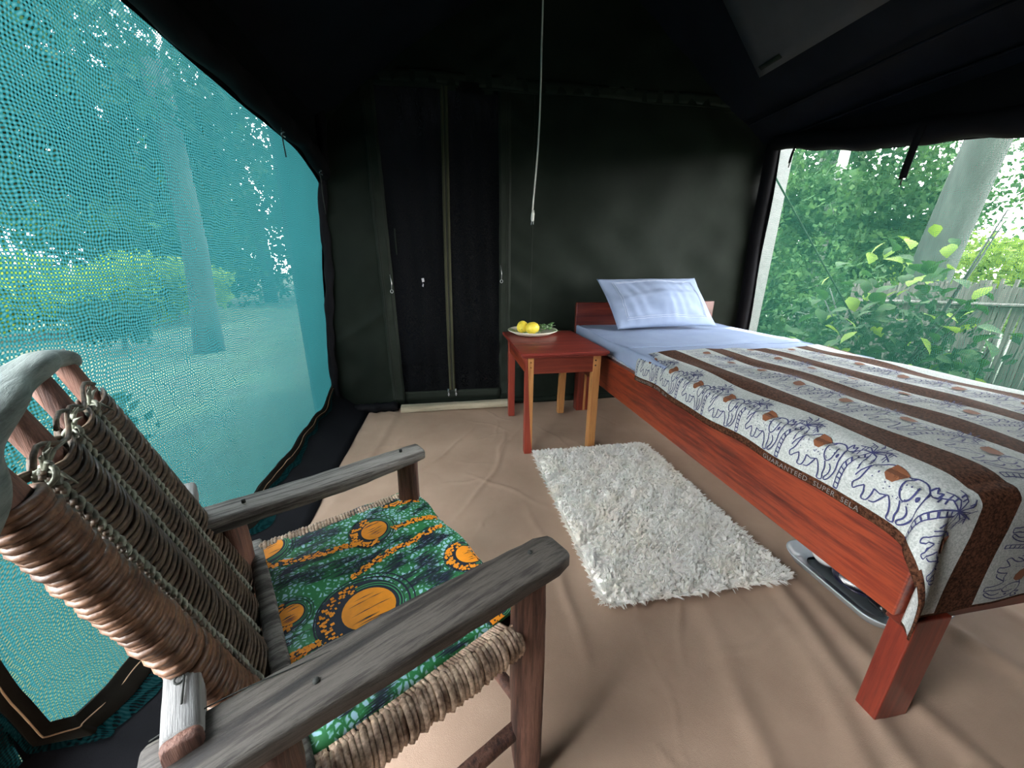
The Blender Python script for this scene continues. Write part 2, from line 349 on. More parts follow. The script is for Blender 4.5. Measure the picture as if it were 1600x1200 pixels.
# ------------------------------------------------------------------ back wall (canvas) with zipped net door
DX0, DX1, DZ0, DZ1 = -.30, .345, .10, 1.90
def lx(z): return -.79+.085*z                                  # left wall leans in
wa, wb_, wc = Wave(3, 10, 5), Wave(4, 10, 14), Wave(5, 10, 3)
def door_left(z): return -.315 + (-.03)*(z-.1)/1.8             # the door's left edge leans a little
def back_y(x, z):
    y = YB + .012*wa(x, z*.6) + .006*wb_(x*.7, z)
    for ex in (door_left(z)-.05, DX1+.06):                      # puckers beside the door
        y += .006*math.exp(-abs(x-ex)/.10)*math.sin(38*z + 30*abs(x-ex)+2*wc(x, z))
    y -= .010*math.exp(-((x-(-.66))/.05)**2)
    d = abs((z-.45) - .55*(x+.75)); y -= .012*math.exp(-(d/.03)**2)*(x < -.35)
    d = abs((z-1.15) - .5*(x+.75)); y -= .008*math.exp(-(d/.03)**2)*(x < -.35)
    d = abs((z-1.70) - 1.1*(x+.62)); y -= .012*math.exp(-(d/.02)**2)*(x < -.1)*(z > 1.6)
    for sl, am in ((-1.0, .012), (-1.35, .010), (-.75, .008)):
        d = abs((z-1.70) - sl*(x-2.12)); y -= am*math.exp(-(d/.025)**2)*(x > 1.1)
    return y
def gable(x): return EZ+(RZ-EZ)*(1-abs(x-RX)/(RX+.65)) if x < RX else EZ+(RZ-EZ)*(1-(x-RX)/(2.16-RX))
mb = MB()
grid(mb, lambda u, v: ((lambda z: (lx(z)+(door_left(z)-lx(z))*u, back_y(lx(z)+(door_left(z)-lx(z))*u, z), z))(v*DZ1)), 40, 110)
grid(mb, lambda u, v: ((lambda z: (DX1+(X1-DX1)*u, back_y(DX1+(X1-DX1)*u, z), z))(v*DZ1)), 90, 110)
grid(mb, lambda u, v: ((lambda z: (door_left(z)+(DX1-door_left(z))*u, YB+.012, z))(v*DZ0)), 24, 6)
grid(mb, lambda u, v: ((lambda x: (x, back_y(x, 1.89)+.003, 1.87+.06*v))(lx(1.9)+(X1-lx(1.9))*u)), 60, 2)
def upper(u, v):
    x = lx(1.9)+(X1-lx(1.9))*u; zt = max(gable(min(max(x, -.65), 2.16))+.05, 1.905); z = DZ1-.012+(zt-DZ1+.012)*v
    return (x, back_y(x, z)-.004, z)
grid(mb, upper, 120, 50)
wb = mb.build('wall_back', M['canvas'], kind='structure')
solid(wb, .002, 1)
# hems, seams
def strip(x0f, x1f, z0, z1, off, n=60):
    return grid(MB(), lambda u, v: ((lambda z: (x0f(z)+(x1f(z)-x0f(z))*u, back_y(x0f(z)+(x1f(z)-x0f(z))*u, z)-off, z))(z0+(z1-z0)*v)), 4, n)
solid(strip(lambda z: door_left(z)-.075, lambda z: door_left(z)+.004, .06, 1.9, .004, 150).build('hem_strip', M['hem'], wb), .003, 0)
solid(strip(lambda z: DX1-.004, lambda z: DX1+.07, .06, 1.9, .004, 150).build('hem_strip', M['hem'], wb), .003, 0)
mb = grid(MB(), lambda u, v: ((lambda x: (x, back_y(x, 1.92)-.006-.003*math.sin(x*60), 1.895+.06*v+.006*math.sin(x*5)))(-.55+2.45*u)), 110, 3)
solid(mb.build('top_seam_band', M['hem'], wb), .003, 0)
mb = grid(MB(), lambda u, v: (door_left(.1)+(DX1-door_left(.1))*u, YB-.004, .055+.06*v), 20, 3); solid(mb.build('sill_band', M['hem'], wb), .004, 0)
for xf in (lambda z: door_left(z)-.062, lambda z: door_left(z)-.050, lambda z: door_left(z)-.012, lambda z: DX1+.055, lambda z: DX1+.043, lambda z: DX1+.012):
    mb = MB(); tube(mb, [(xf(z), back_y(xf(z), z)-.0065, z) for z in np.linspace(.07, 1.89, 110)], .0014, 4); mb.build('stitching', M['stitch'], wb)
for xs_ in (.555,):
    mb = MB(); tube(mb, [(xs_, back_y(xs_, z)-.001, z) for z in np.linspace(.05, 1.9, 110)], .002, 4); mb.build('panel_seam', M['stitch'], wb)
mb = MB(); tube(mb, [(x, back_y(x, 1.945)-.006, 1.948+.006*math.sin(x*5)) for x in np.linspace(-.55, 1.9, 120)], .0014, 4); mb.build('stitching', M['stitch'], wb)
# corner binding roll and bottom bulge
mb = MB(); loft(mb, [(lx(z)+.022+.008*math.sin(z*9), YB-.035+.006*math.sin(z*14), z) for z in np.linspace(.06, 1.72, 60)], [(.024+.005*math.sin(i*.9), .022) for i in range(60)], (0, 1, 0), 10, 2)
mb.build('corner_binding', M['black'], wb)
mb = MB(); loft(mb, [(x, YB-.035+.008*math.sin(x*17), .022+.006*math.sin(x*11)) for x in np.linspace(-.74, -.36, 26)], [(.035+.008*math.sin(i*.9), .03+.004*math.sin(i*1.7)) for i in range(26)], (0, 0, 1), 10, 2.2)
mb.build('ground_roll', M['black'], wb)
mb = MB(); loft(mb, [(x, YB-.012+.004*math.sin(x*17), .018) for x in np.linspace(.40, 2.15, 50)], (.018, .022), (0, 0, 1), 8, 2.2); mb.build('ground_roll', M['canvas'], wb)

# door: black net halves, zip, pulls, rings
dr = bpy.data.objects.new('door_1', None); COL.objects.link(dr); dr.location = (0, YB, 0); dr['kind'] = 'structure'
def zx(z): return .012+.028*(z-.1)/1.8*.6 - .006*math.sin(z*2.2)
wd_ = Wave(9, 8, 9)
for s in (0, 1):
    f = (lambda u, z: door_left(z)+(zx(z)-door_left(z))*u) if s == 0 else (lambda u, z: zx(z)+(DX1-zx(z))*u)
    mb = grid(MB(), lambda u, v: ((lambda z: (f(u, z), YB+.014+.006*wd_(f(u, z)*2.2, z*.4)+.004*math.sin(f(u, z)*60+2*z), z))(DZ0+(DZ1+.02-DZ0)*v)), 40, 80)
    mb.build('net_panel', M['netD'], dr)
mb = MB()
for s in (-1, 1):
    grid(mb, lambda u, v: ((lambda z: (zx(z)+s*(.004+.017*u), YB-.003+.002*u, z))(.09+1.82*v)), 2, 60)
o = solid(mb.build('zip_tape', M['zip'], dr), .003, 0)
mb = MB(); tube(mb, [(zx(z), YB-.001, z) for z in np.linspace(.09, 1.9, 90)], .0035, 6); mb.build('zip_teeth', M['stitch'], dr)
for dx in (-.028, .022):
    mb = MB(); x = zx(.1)+dx
    box(mb, x-.006, x+.006, YB-.016, YB-.006, .100, .125); tube(mb, [(x, YB-.018, .10), (x-.004, YB-.02, .085), (x, YB-.018, .075), (x+.005, YB-.02, .088), (x, YB-.018, .10)], .002, 5)
    mb.build('zip_pull', M['metal'], dr)
for (x, z) in ((-.335, .785), (.352, .845)):
    mb = MB(); tube(mb, [(x+.008*math.cos(a_), YB-.03, z+.010*math.sin(a_)) for a_ in np.linspace(0, 6.28, 15)], .002, 6)
    tube(mb, [(x, YB-.028, z+.010), (x+.002, YB-.022, z+.05), (x-.004, YB-.018, z+.10)], .0025, 5); mb.build('tie_ring', M['piping'] if 0 else M['metal'], dr)
for (xx, za, zb) in ((-.345, 1.0, 1.15),):
    mb = MB(); box(mb, xx+.05, xx+.058, YB-.004, YB-.002, za, zb); mb.build('label_strip', M['hem'], dr)
mb = MB(); mb.add([(-.152, YB-.01, .862), (-.137, YB-.012, .864), (-.134, YB-.013, .843), (-.148, YB-.011, .838), (-.144, YB-.012, .832), (-.140, YB-.012, .826), (-.143, YB-.012, .81), (-.15, YB-.012, .815)], [(0, 1, 2, 3), (4, 5, 6, 7)])
solid(mb.build('white_patch', M['tag'], dr, False), .001)
# what the net door looks on: a dark inner washroom of canvas behind it
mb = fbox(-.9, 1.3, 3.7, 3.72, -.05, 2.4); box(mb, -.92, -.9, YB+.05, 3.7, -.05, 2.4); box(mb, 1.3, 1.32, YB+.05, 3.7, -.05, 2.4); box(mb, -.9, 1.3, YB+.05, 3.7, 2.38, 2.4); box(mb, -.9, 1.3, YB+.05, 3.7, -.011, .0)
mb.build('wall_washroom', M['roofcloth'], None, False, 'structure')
mb = MB(); loft(mb, line((-.335, YB-.075, .022), (.42, YB-.072, .024), 16), [(.032, .022)]*16, (0, 0, 1), 12, 5, .05)
mb.build('trim_1', M['beam'], None, True, 'structure')

# ------------------------------------------------------------------ left wall: net window in black canvas
ln = Wave(11, 8, 3); ln2 = Wave(12, 8, 11)
def left_x(y, z): return lx(z) + .012*ln(y, z) + .003*ln2(y, z)
def ntop(y): return 1.475 + .012*math.sin(y*2.1) - .10*max(0, (y-2.05)/.42)**2
NB = [(.565, .42), (.578, .25), (.600, .125), (.640, .078), (.72, .058), (.9, .052), (1.2, .064), (1.6, .078), (2.0, .095), (2.3, .125), (2.48, .20)]
def nbot(y):
    k = min(1, max(0, (y-.9)/.5))
    return float(np.interp(y, [a_ for a_, _ in NB], [b_ for _, b_ in NB])) + k*(.009*math.sin(y*13+.5)+.006*math.sin(y*27))
def skirt_x(y, z):
    zt = min(nbot(y), .10 if y < .7 else 9); return .235*max(0, 1-z/zt)**2
YL0, YL1 = .566, 2.475
mb = grid(MB(), lambda u, v: ((lambda y, z: (left_x(y, z)-.006, y, z))(YL0-.03+(YL1-YL0+.03)*u, .02+(ntop(YL0+(YL1-YL0)*u)+.03)*v)), 120, 50)
w1 = bpy.data.objects.new('window_1', None); COL.objects.link(w1); w1['kind'] = 'structure'
mb.build('shade_net', M['netL'], w1)
# canvas above (black flap rolled up) and below
mb = MB()
grid(mb, lambda u, v: ((lambda y: (left_x(y, ntop(y)+(1.74-ntop(y))*v)+.0, y, ntop(y)+(1.74-ntop(y))*v))(YF+(YB-YF)*u)), 120, 8)
grid(mb, lambda u, v: ((lambda y, zt: (left_x(y, zt*(1-v))+skirt_x(y, zt*(1-v)), y, zt*(1-v)+.012*(.30-y > -.35)*v*0-.004*v))(.30+(YB-.30)*u, min(nbot(.30+(YB-.30)*u), .10 if .30+(YB-.30)*u < .7 else 9))), 160, 12)
grid(mb, lambda u, v: ((lambda y: (left_x(y, .1), y, .095+(max(nbot(y)-.02, .096)-.095)*v))(.566+.07*u)), 12, 4)
grid(mb, lambda u, v: (left_x(0, 1.5*v)+.004*math.sin(30*u), .43+.145*u, 1.52*v), 4, 30)
grid(mb, lambda u, v: (-.545-.61*u, YF+(.62-YF)*v, .012+.006*math.sin(v*20)), 4, 30)
grid(mb, lambda u, v: (left_x(0, 1.5*v)+.004*math.sin(30*u), YF+1.13*u, 1.52*v), 10, 30)  # unseen gap left beside this panel, added to let neutral daylight in
grid(mb, lambda u, v: ((lambda z: (left_x(2.44, z), 2.462+.06*u+.01*math.sin(7*z), z))(.0+1.7*v)), 4, 40)
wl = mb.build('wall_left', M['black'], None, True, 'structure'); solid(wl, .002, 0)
mb = MB(); loft(mb, [(left_x(y, 1.5)+.03, y, ntop(y)+.040+.006*math.sin(9*y)) for y in np.linspace(YL0+.02, 2.44, 80)], [(.035+.004*math.sin(i*.7), .045+.005*math.sin(i*.45)) for i in range(80)], (0, 0, 1), 12, 2.2)
mb.build('rolled_flap', M['black'], wl)
# zip band with tan piping along the net's lower edge
CV = []
yy_ = np.concatenate([np.linspace(.566, .66, 36), np.linspace(.67, 2.46, 200)])
for y in yy_: CV.append((y, nbot(y)))
CN = []
for k in range(len(CV)):
    a_, b_ = CV[max(0, k-2)], CV[min(len(CV)-1, k+2)]; L = math.hypot(b_[0]-a_[0], b_[1]-a_[1]); CN.append(((b_[1]-a_[1])/L, -(b_[0]-a_[0])/L))
def hemstrip(d0, d1, wob, xo):
    vs = []
    for k, ((y, z), (ny_, nz_)) in enumerate(zip(CV, CN)):
        for q in (0, .5, 1):
            d = d0+(d1-d0)*q+(wob*math.sin(y*19+1)+wob*.6*math.sin(y*41))*(q == 1); Y, Z = y+ny_*d, max(z+nz_*d, .004)
            vs.append((left_x(Y, Z)+xo+.003*math.sin(y*31)+skirt_x(Y, Z), Y, Z))
    return MB().add(vs, [(3*k+q, 3*k+q+1, 3*k+q+4, 3*k+q+3) for k in range(len(CV)-1) for q in (0, 1)])
solid(hemstrip(-.008, .026, .002, .008).build('zip_band', M['zipband'], wl), .003, 0)
hemstrip(.025, .036, .003, .007).build('net_selvedge', M['netL'], wl)
mb = MB(); tube(mb, [(left_x(y+n_[0]*.013, z+n_[1]*.013)+.013+skirt_x(y+n_[0]*.013, z+n_[1]*.013)+.003*math.sin(y*31), y+n_[0]*.013, z+n_[1]*.013+.0015*math.sin(y*60)) for (y, z), n_ in zip(CV, CN)], .0014, 5); mb.build('tan_piping', M['piping'], wl)
for (y, z0, z1) in ((1.86, 1.50, 1.36), (2.33, 1.46, 1.20)):
    mb = MB(); tube(mb, [(left_x(y, z0)+.045, y+.004*math.sin(i), z0+(z1-z0)*i/8) for i in range(9)], .0026, 5); mb.build('tie_cord', M['stitch'], wl)
    mb = MB(); tube(mb, [(left_x(y, z0)+.048+.006*math.cos(a_), y+.008*math.sin(a_), z0-.07+.008*a_/3) for a_ in np.linspace(0, 9, 14)], .0018, 5); mb.build('tie_knot', M['metal'], wl)

# ------------------------------------------------------------------ right wall: net window, rolled flap, straps
XR = 2.15
def rx(z): return XR+.02-.02*z
def rtop(y): return 1.66 - (2.45-y)*.215 + .012*math.sin(y*6) if y > 1.2 else 1.39+.012*math.sin(y*6) - .0*(1.2-y)
YR0, YR1 = .62, 2.40
rn = Wave(31, 8, 3)
w2 = bpy.data.objects.new('window_2', None); COL.objects.link(w2); w2['kind'] = 'structure'
mb = grid(MB(), lambda u, v: ((lambda y: (rx(.3+v)+.012*rn(y, v), y, .28+(rtop(y)+.04-.28)*v))(YR0+(YR1+.03-YR0)*u)), 80, 30)
mb.build('shade_net', M['netR'], w2)
mb = MB()
grid(mb, lambda u, v: ((lambda y: (rx(1.6), y, rtop(y)+(1.74-rtop(y))*v))(YF+(YB-YF)*u)), 100, 6)
grid(mb, lambda u, v: (rx(.2), YF+(YB-YF)*u, .0+.30*v), 60, 3)
grid(mb, lambda u, v: (rx(1), YF+(YR0-YF)*u, .28+1.2*v), 4, 6)
grid(mb, lambda u, v: ((lambda z: (rx(z)-.005+.02*u, YR1-.02+.006*math.sin(8*z)+(YB-YR1+.02)*u, z))(1.74*v)), 5, 40)
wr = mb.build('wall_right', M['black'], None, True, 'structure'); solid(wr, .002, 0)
mb = MB(); loft(mb, [(rx(1.5)-.035, y, rtop(y)+.045) for y in np.linspace(YR0, 2.40, 80)], [(.04, .048+.006*math.sin(i*.5)) for i in range(80)], (0, 0, 1), 12, 2.3); mb.build('rolled_flap', M['black'], wr)
mb = MB(); loft(mb, [(rx(z)-.025, YR1+.035+.006*math.sin(7*z), z) for z in np.linspace(.02, 1.7, 40)], (.03, .045), (0, 1, 0), 10, 2.4); mb.build('corner_binding', M['black'], wr)
for (y, z1, L, wd) in ((2.20, 1.60, .09, .010), (1.555, 1.50, .20, .020)):
    mb = MB(); n = 8
    grid(mb, lambda u, v: (rx(1.5)-.078-.004*math.sin(3*v), y-wd+2*wd*u*.8+.02*v, z1-L*v+.03), 2, n); solid(mb.build('strap', M['black'], wr), .003, 0)
    mb = MB(); tube(mb, [(rx(1.5)-.08, y+.015, z1-L+.03), (rx(1.5)-.08, y+.017, z1-L+.005)], .003, 5); mb.build('strap_tip', M['stitch'], wr)
# front wall (behind the camera) of closed canvas
mb = fbox(lx(1)-.02, 2.2, YF-.01, YF, 0, 2.0)
mb.add([(-.8, YF, 1.95), (2.2, YF, 1.95), (RX, YF, RZ+.05)], [(0, 1, 2)]); mb.build('wall_front', M['canvas'], None, False, 'structure')

# ------------------------------------------------------------------ roof (ceiling)
rw = Wave(41, 10, 4)
mb = MB()
grid(mb, lambda u, v: (-.80+(RX+.80)*(.07+.93*u), YF+(YB+.05-YF)*v, EZ-.10+(RZ-EZ+.10)*(.07+.93*u)-.015*abs(rw(u*2, v*3))), 40, 70)
grid(mb, lambda u, v: (RX+(2.30-RX)*u*.905, YF+(YB+.05-YF)*v, RZ-(RZ-EZ+.10)*u*.905-.015*abs(rw(u*2+5, v*3))-.02*math.sin(u*.905*3.14)), 40, 70)
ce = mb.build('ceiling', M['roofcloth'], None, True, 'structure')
def roof_r(x, y): return RZ-(RZ-EZ+.10)*(x-RX)/(2.30-RX)-.02*math.sin(3.14*(x-RX)/(2.30-RX))-.018
mb = grid(MB(), lambda u, v: ((lambda x, y: (x, y, roof_r(x, y)-.008))(1.10+.64*u, (2.19 - .19*(1-u)*1.0)*(1-v)+(-.2)*v)), 12, 30)
solid(mb.build('grey_vent_flap', M['greypanel'], ce), .003, 0)
mb = grid(MB(), lambda u, v: ((lambda x, y: (x, y, roof_r(x, y)-.014))(1.69+.02*u, 2.15-.13*v)), 2, 3); solid(mb.build('fastener_strip', M['hem'], ce), .004, 0)
for xx in (1.93, 2.08):
    mb = MB(); tube(mb, [(xx+.01*math.sin(y*3), y, roof_r(xx, y)-.010) for y in np.linspace(-.5, 2.46, 60)], .007, 6); mb.build('roof_seam', M['roofcloth'], ce)
# unseen outer thatch roof, added and shaped to block sun and sky
mb = MB()
for (xa, za, xb, zb, YE) in ((RX, 3.05, -1.10, 2.16, 2.7), (3.4, 1.98, RX, 3.05, 2.1)):
    mb.add([(xa, YF-.9, za), (xb, YF-.9, zb), (xb, YE, zb), (xa, YE, za), (xa, YF-.9, za+.12), (xb, YF-.9, zb+.12), (xb, YE, zb+.12), (xa, YE, za+.12)], BF)
mb.build('roof_shade_added', M['thatch'], None, False, 'structure')

# ------------------------------------------------------------------ hanging cord
cd = thing('hanging_cord', 'thin white cord hanging from the roof in front of the back wall', 'cord', (.49, 2.2, 1.19))
mb = MB(); pts = []
for i in range(60):
    z = 1.215+(2.53-1.215)*i/59; pts.append((.49+.022*math.sin((z-1.2)*2.4)+.004*math.sin(z*9)+(.008 if z > 1.6 else 0)*min(1, (z-1.6)*4), 2.2, z))
tube(mb, pts, .0045, 6); mb.build('wire', M['white_plastic'], cd)
mb = MB(); loft(mb, [(.489, 2.2, 1.178), (.488, 2.2, 1.19), (.490, 2.2, 1.215), (.4915, 2.2, 1.235)], [(.007, .006), (.009, .007), (.009, .007), (.005, .005)], (0, 1, 0), 8, 3); mb.build('plug', M['white_plastic'], cd)
mb = MB(); tube(mb, [(.484, 2.2, 1.178), (.481, 2.2, 1.160)], .0022, 5); tube(mb, [(.494, 2.2, 1.178), (.493, 2.2, 1.162)], .0022, 5); mb.build('plug_prong', M['metal'], cd)

# ------------------------------------------------------------------ bedside table
T0 = .5464; TX0, TX1, TY0, TY1 = .364, .749, 1.717, 2.276
tb = thing('bedside_table', 'small red wooden table with pale legs beside the bed head', 'table', (.556, 1.99, 0))
o = fbox(TX0-.030, TX1+.030, TY0-.03, TY1+.03, T0-.016, T0).build('table_top', M['tabletop'], tb, False); bevel(o, .003)
o = fbox(TX0-.022, TX1+.022, TY0-.022, TY1+.022, T0-.026, T0-.0162).build('top_moulding', M['tabletop'], tb, False); bevel(o, .004)
ap = .086
for (a0, a1, b0, b1) in ((TX0+.03, TX1-.03, TY0+.002, TY0+.020), (TX0+.03, TX1-.03, TY1-.02, TY1-.002)):
    bevel(fbox(a0, a1, b0, b1, T0-.026-ap, T0-.0262).build('apron', M['railx'], tb, False), .002)
for (a0, a1, b0, b1) in ((TX0+.002, TX0+.02, TY0+.03, TY1-.03), (TX1-.02, TX1-.002, TY0+.03, TY1-.03)):
    bevel(fbox(a0, a1, b0, b1, T0-.026-ap, T0-.0262).build('apron', M['rail'], tb, False), .002)
LW = .040
def tleg(x, y, sx_, mats, splay=(0, 0), two=False):
    zt = T0-.0263
    def q(x0, x1, y0, y1): 
        dx, dy = splay
        return MB().add([(x0+dx, y0+dy, 0), (x1+dx, y0+dy, 0), (x1+dx, y1+dy, 0), (x0+dx, y1+dy, 0), (x0, y0, zt), (x1, y0, zt), (x1, y1, zt), (x0, y1, zt)], BF)
    lg = bevel(q(x, x+LW, y, y+LW).build('leg', mats, tb, False), .002)
    return lg
l1 = tleg(TX0, TY0, 1, M['tableleg'], (.0, .0))
# pale sapwood wedge let into the front leg
mb = MB().add([(TX0+.010, TY0-.0012, T0-.027), (TX0+LW-.001, TY0-.0012, T0-.027), (TX0+LW-.001, TY0-.0012, .03), (TX0+LW-.004, TY0-.0012, .03), (TX0+.018, TY0-.0012, .30)], [(0, 1, 2, 3, 4)])
solid(mb.build('sapwood_streak', M['sap'], l1, False), .001)
l2 = tleg(TX1-LW, TY0, 1, M['sap'], (.002, .0))
l3 = tleg(TX0, TY1-LW, 1, M['tableleg'], (.0, 0))
l4 = tleg(TX1-LW, TY1-LW, 1, M['sap'], (-.01, 0))
l2['label'] = 'pale honey coloured leg'; l4['label'] = 'pale honey coloured leg'
for lg, x in ((l1, TX0+.025), (l2, TX1-LW+.012)):
    for z in (T0-.052, T0-.078):
        mb = MB(); tube(mb, [(x, TY0-.0022, z), (x, TY0+.004, z)], .0042, 10); mb.build('dowel_hole', M['stitch'], lg)

# plate with fruit and leaves
PC = (.50, 2.185, T0)
pl = thing('plate', 'round cream plate holding lemons on the bedside table', 'plate', PC)
mb = MB(); prof = [(0, .004), (.075, .004), (.10, .010), (.145, .030), (.148, .031), (.148, .027), (.103, .005), (.082, .0), (0, .0)]
lathe(mb, [(max(r_, .0005), z) for r_, z in prof], PC, 40); mb.build('dish', M['plate'], pl)
def lemon(c, r_, axis, label):
    th = thing('lemon', label, 'lemon', c); mb = MB(); ax = Vector(axis).normalized(); s = ax.orthogonal().normalized(); u = ax.cross(s)
    vs = []; nseg = 20; nr = 14
    for i in range(nr+1):
        a_ = math.pi*i/nr; l = -math.cos(a_)*1.12; rad = math.sin(a_)**.95; l += .16*(i == nr)+.06*(i == nr-1)-.10*(i == 0)
        for k in range(nseg): b_ = 2*math.pi*k/nseg; j = 1+.03*math.cos(3*b_)+.015*math.sin(7*b_+i); vs.append(Vector(c)+(ax*l + (s*math.cos(b_)+u*math.sin(b_))*rad*j)*r_)
    fs = [(i*nseg+k, i*nseg+(k+1) % nseg, (i+1)*nseg+(k+1) % nseg, (i+1)*nseg+k) for i in range(nr) for k in range(nseg)]
    mb.add(vs, fs); mb.build('rind', M['lemon'], th)
    mb = MB(); tip = Vector(c)+ax*r_*1.2; tube(mb, [tip, tip+ax*.005], .003, 6); mb.build('stem_end', M['herb'], th)
lemon((.445, 2.215, T0+.042), .036, (-.3, -.9, -.15), 'round yellow lemon at the back of the plate, its dark tip facing out')
lemon((.495, 2.165, T0+.042), .037, (1, .25, .1), 'larger yellow lemon at the front of the plate')
def leafmesh(mb, p, d, n_, L, W):
    p, d, n_ = Vector(p), Vector(d).normalized(), Vector(n_); s = d.cross(n_).normalized(); n_ = s.cross(d)
    rows = [(0, .06, 0), (.25, .8, .04), (.5, 1, .06), (.78, .6, .03), (1, .03, -.06)]
    vs = []
    for (a_, b_, c_) in rows: vs += [p+d*L*a_-s*W*b_/2+n_*(c_+.05*b_)*L, p+d*L*a_+n_*c_*L, p+d*L*a_+s*W*b_/2+n_*(c_+.05*b_)*L]
    mb.add(vs, [(i*3+j, i*3+j+1, i*3+j+4, i*3+j+3) for i in range(4) for j in range(2)])
g = random.Random(3)
sp = thing('herb_sprig', 'leafy green herb sprig lying at one end of the plate', 'herb', (.583, 2.185, T0+.02))
mb = MB(); tube(mb, [(.54, 2.17, T0+.02), (.58, 2.19, T0+.03), (.62, 2.185, T0+.045)], .002, 5); mb.build('stem', M['herb'], sp)
for i in range(26):
    mb = MB(); a_ = g.uniform(0, 6.28); c = (.585+g.uniform(-.035, .04), 2.185+g.uniform(-.03, .03), T0+g.uniform(.018, .055))
    leafmesh(mb, c, (math.cos(a_), math.sin(a_), g.uniform(-.1, .7)), (0, 0, 1), g.uniform(.03, .045), g.uniform(.018, .028)); solid(mb.build('leaf', M['herb_pale'] if i % 4 == 0 else M['herb'], sp), .0006)
for k, (cx, cy, az, lb) in enumerate(((.395, 2.19, 2.6, 'pale green leaf tucked under the lemons at the plate edge'), (.44, 2.115, 4.4, 'dark green leaf in front of the round lemon'), (.50, 2.10, 5.2, 'small green leaf below the larger lemon'))):
    mb = MB(); leafmesh(mb, (cx, cy, T0+.022), (math.cos(az), math.sin(az), .3), (0, 0, 1), .045, .028)
    o = solid(mb.build('loose_leaf', M['herb_pale'] if k != 1 else M['herb'], None, base=(cx, cy, T0+.02)), .0006); tag(o, lb, 'leaf')

# ------------------------------------------------------------------ bed
BX0, BX1, BY0, BY1 = .835, 1.835, .424, 2.37
bed = thing('bed', 'single red wooden bed frame along the net window', 'bed', (1.335, 1.39, 0))
sr = bevel(fbox(BX0, BX0+.030, BY0, BY1-.0, .295, .470).build('side_rail', M['rail'], bed, False), .003)
bevel(fbox(BX1-.03, BX1, BY0, BY1, .295, .470).build('side_rail', M['rail'], bed, False), .003)
bevel(fbox(BX0+.0302, BX1-.0302, BY0, BY0+.028, .262, .470).build('foot_rail', M['railx'], bed, False), .003)
bevel(fbox(BX0, BX1, BY1+.0005, BY1+.028, .28, .715).build('headboard', M['railx'], bed, False), .003)
for i in range(9): fbox(BX0+.031, BX1-.031, .56+i*.21, .64+i*.21, .435, .452).build('slat', M['railx'], bed, False)
for (x0, x1, y0, y1, top) in ((.880, .968, .4525, .520, .44), (BX1-.118, BX1-.031, .4525, .520, .44), (.880-.043, .880+.045, 2.270, 2.335, .2945), (BX1-.118, BX1-.031, 2.27, 2.335, .2945)):
    bevel(fbox(x0, x1, y0-.042*(y0 < 1), (y0-.042+.042) if y0 < 1 else y1, -.002, top if y0 > 1 else .2845).build('leg', M['legz'], bed, False), .003)
mb = fbox(.883, .898, 2.267, 2.2697, .0, .294); mb.build('sapwood_streak', M['sap'], bed, False)
# mattress
mt = thing('mattress', 'thin striped mattress under the white sheet', 'mattress', (1.335, 1.38, .47))
bw = Wave(61, 10, 3.2); bw2 = Wave(62, 10, 9)
def mat_top(x, y):
    e = min((x-BX0)/.05, (BX1-x)/.05, (y-.43)/.05, 1); e = max(e, 0)
    return .562 + .006*bw(x, y)*e
o = fbox(BX0+.012, BX1-.005, .45, BY1-.02, .4705, .548).build('mattress_core', M['ticking'], mt, False); bevel(o, .02, 4)
for i in range(34):
    y = 1.50+i*.024; mb = MB(); box(mb, BX0+.0095, BX0+.0118, y, y+.006, .478, .540); mb.build('ticking_stripe', M['sheet'] if 0 else M['seam'], mt, False) if i < 34 else None
# sheet: rounded cover over the mattress
sh = thing('bed_sheet', 'plain white sheet covering the mattress at the bed head', 'sheet', (1.335, 1.9, .56))
sw = Wave(63, 10, 6)
def sheet(u, v):
    # u across: arc, v along y 1.35..2.35
    y = 1.30+(BY1-.012-1.30)*v; s = u*1.16-.08
    hang = .045+.03*max(0, 1-(y-1.3)/.6)
    z = .569+.003*sw(s*2, y*2)+.0025*math.sin((y+.05*math.sin(s*5))*70)*max(0, 1-abs(y-1.68)/.12)+.004*max(0, sw(s*.6, y*3))
    if s < 0: k = min(1, -s/.02); return (BX0+.012-.010*math.sin(k*1.57)-.001*k, y, z - .012*(k**2) - max(0, -s-.02)*(hang/.06)*1.2)
    if s > 1: k = min(1, (s-1)/.02); return (BX1+.004*k, y, z-.012*k*k-max(0, s-1.02)*1.1)
    e = min(1, y and (BY1-.012-y)/.02)
    return (BX0+.012+(1-.012)*s, y, z-.03*(1-e)**2-.006*math.exp(-s/.02)-.006*math.exp(-(1-s)/.02))
mb = grid(MB(), sheet, 150, 110); solid(mb.build('sheet_cloth', M['sheet'], sh), .0015)
mb = MB(); tube(mb, [(BX0+.02+.95*i/60, 1.645+.004*math.sin(i*.3), mat_top(0, 0)*0+sheet((.02+.95*i/60+.08)/1.16, (1.645-1.30)/(BY1-.012-1.30))[2]+.002) for i in range(61)], .003, 6); mb.build('hem_fold', M['sheet'], sh)

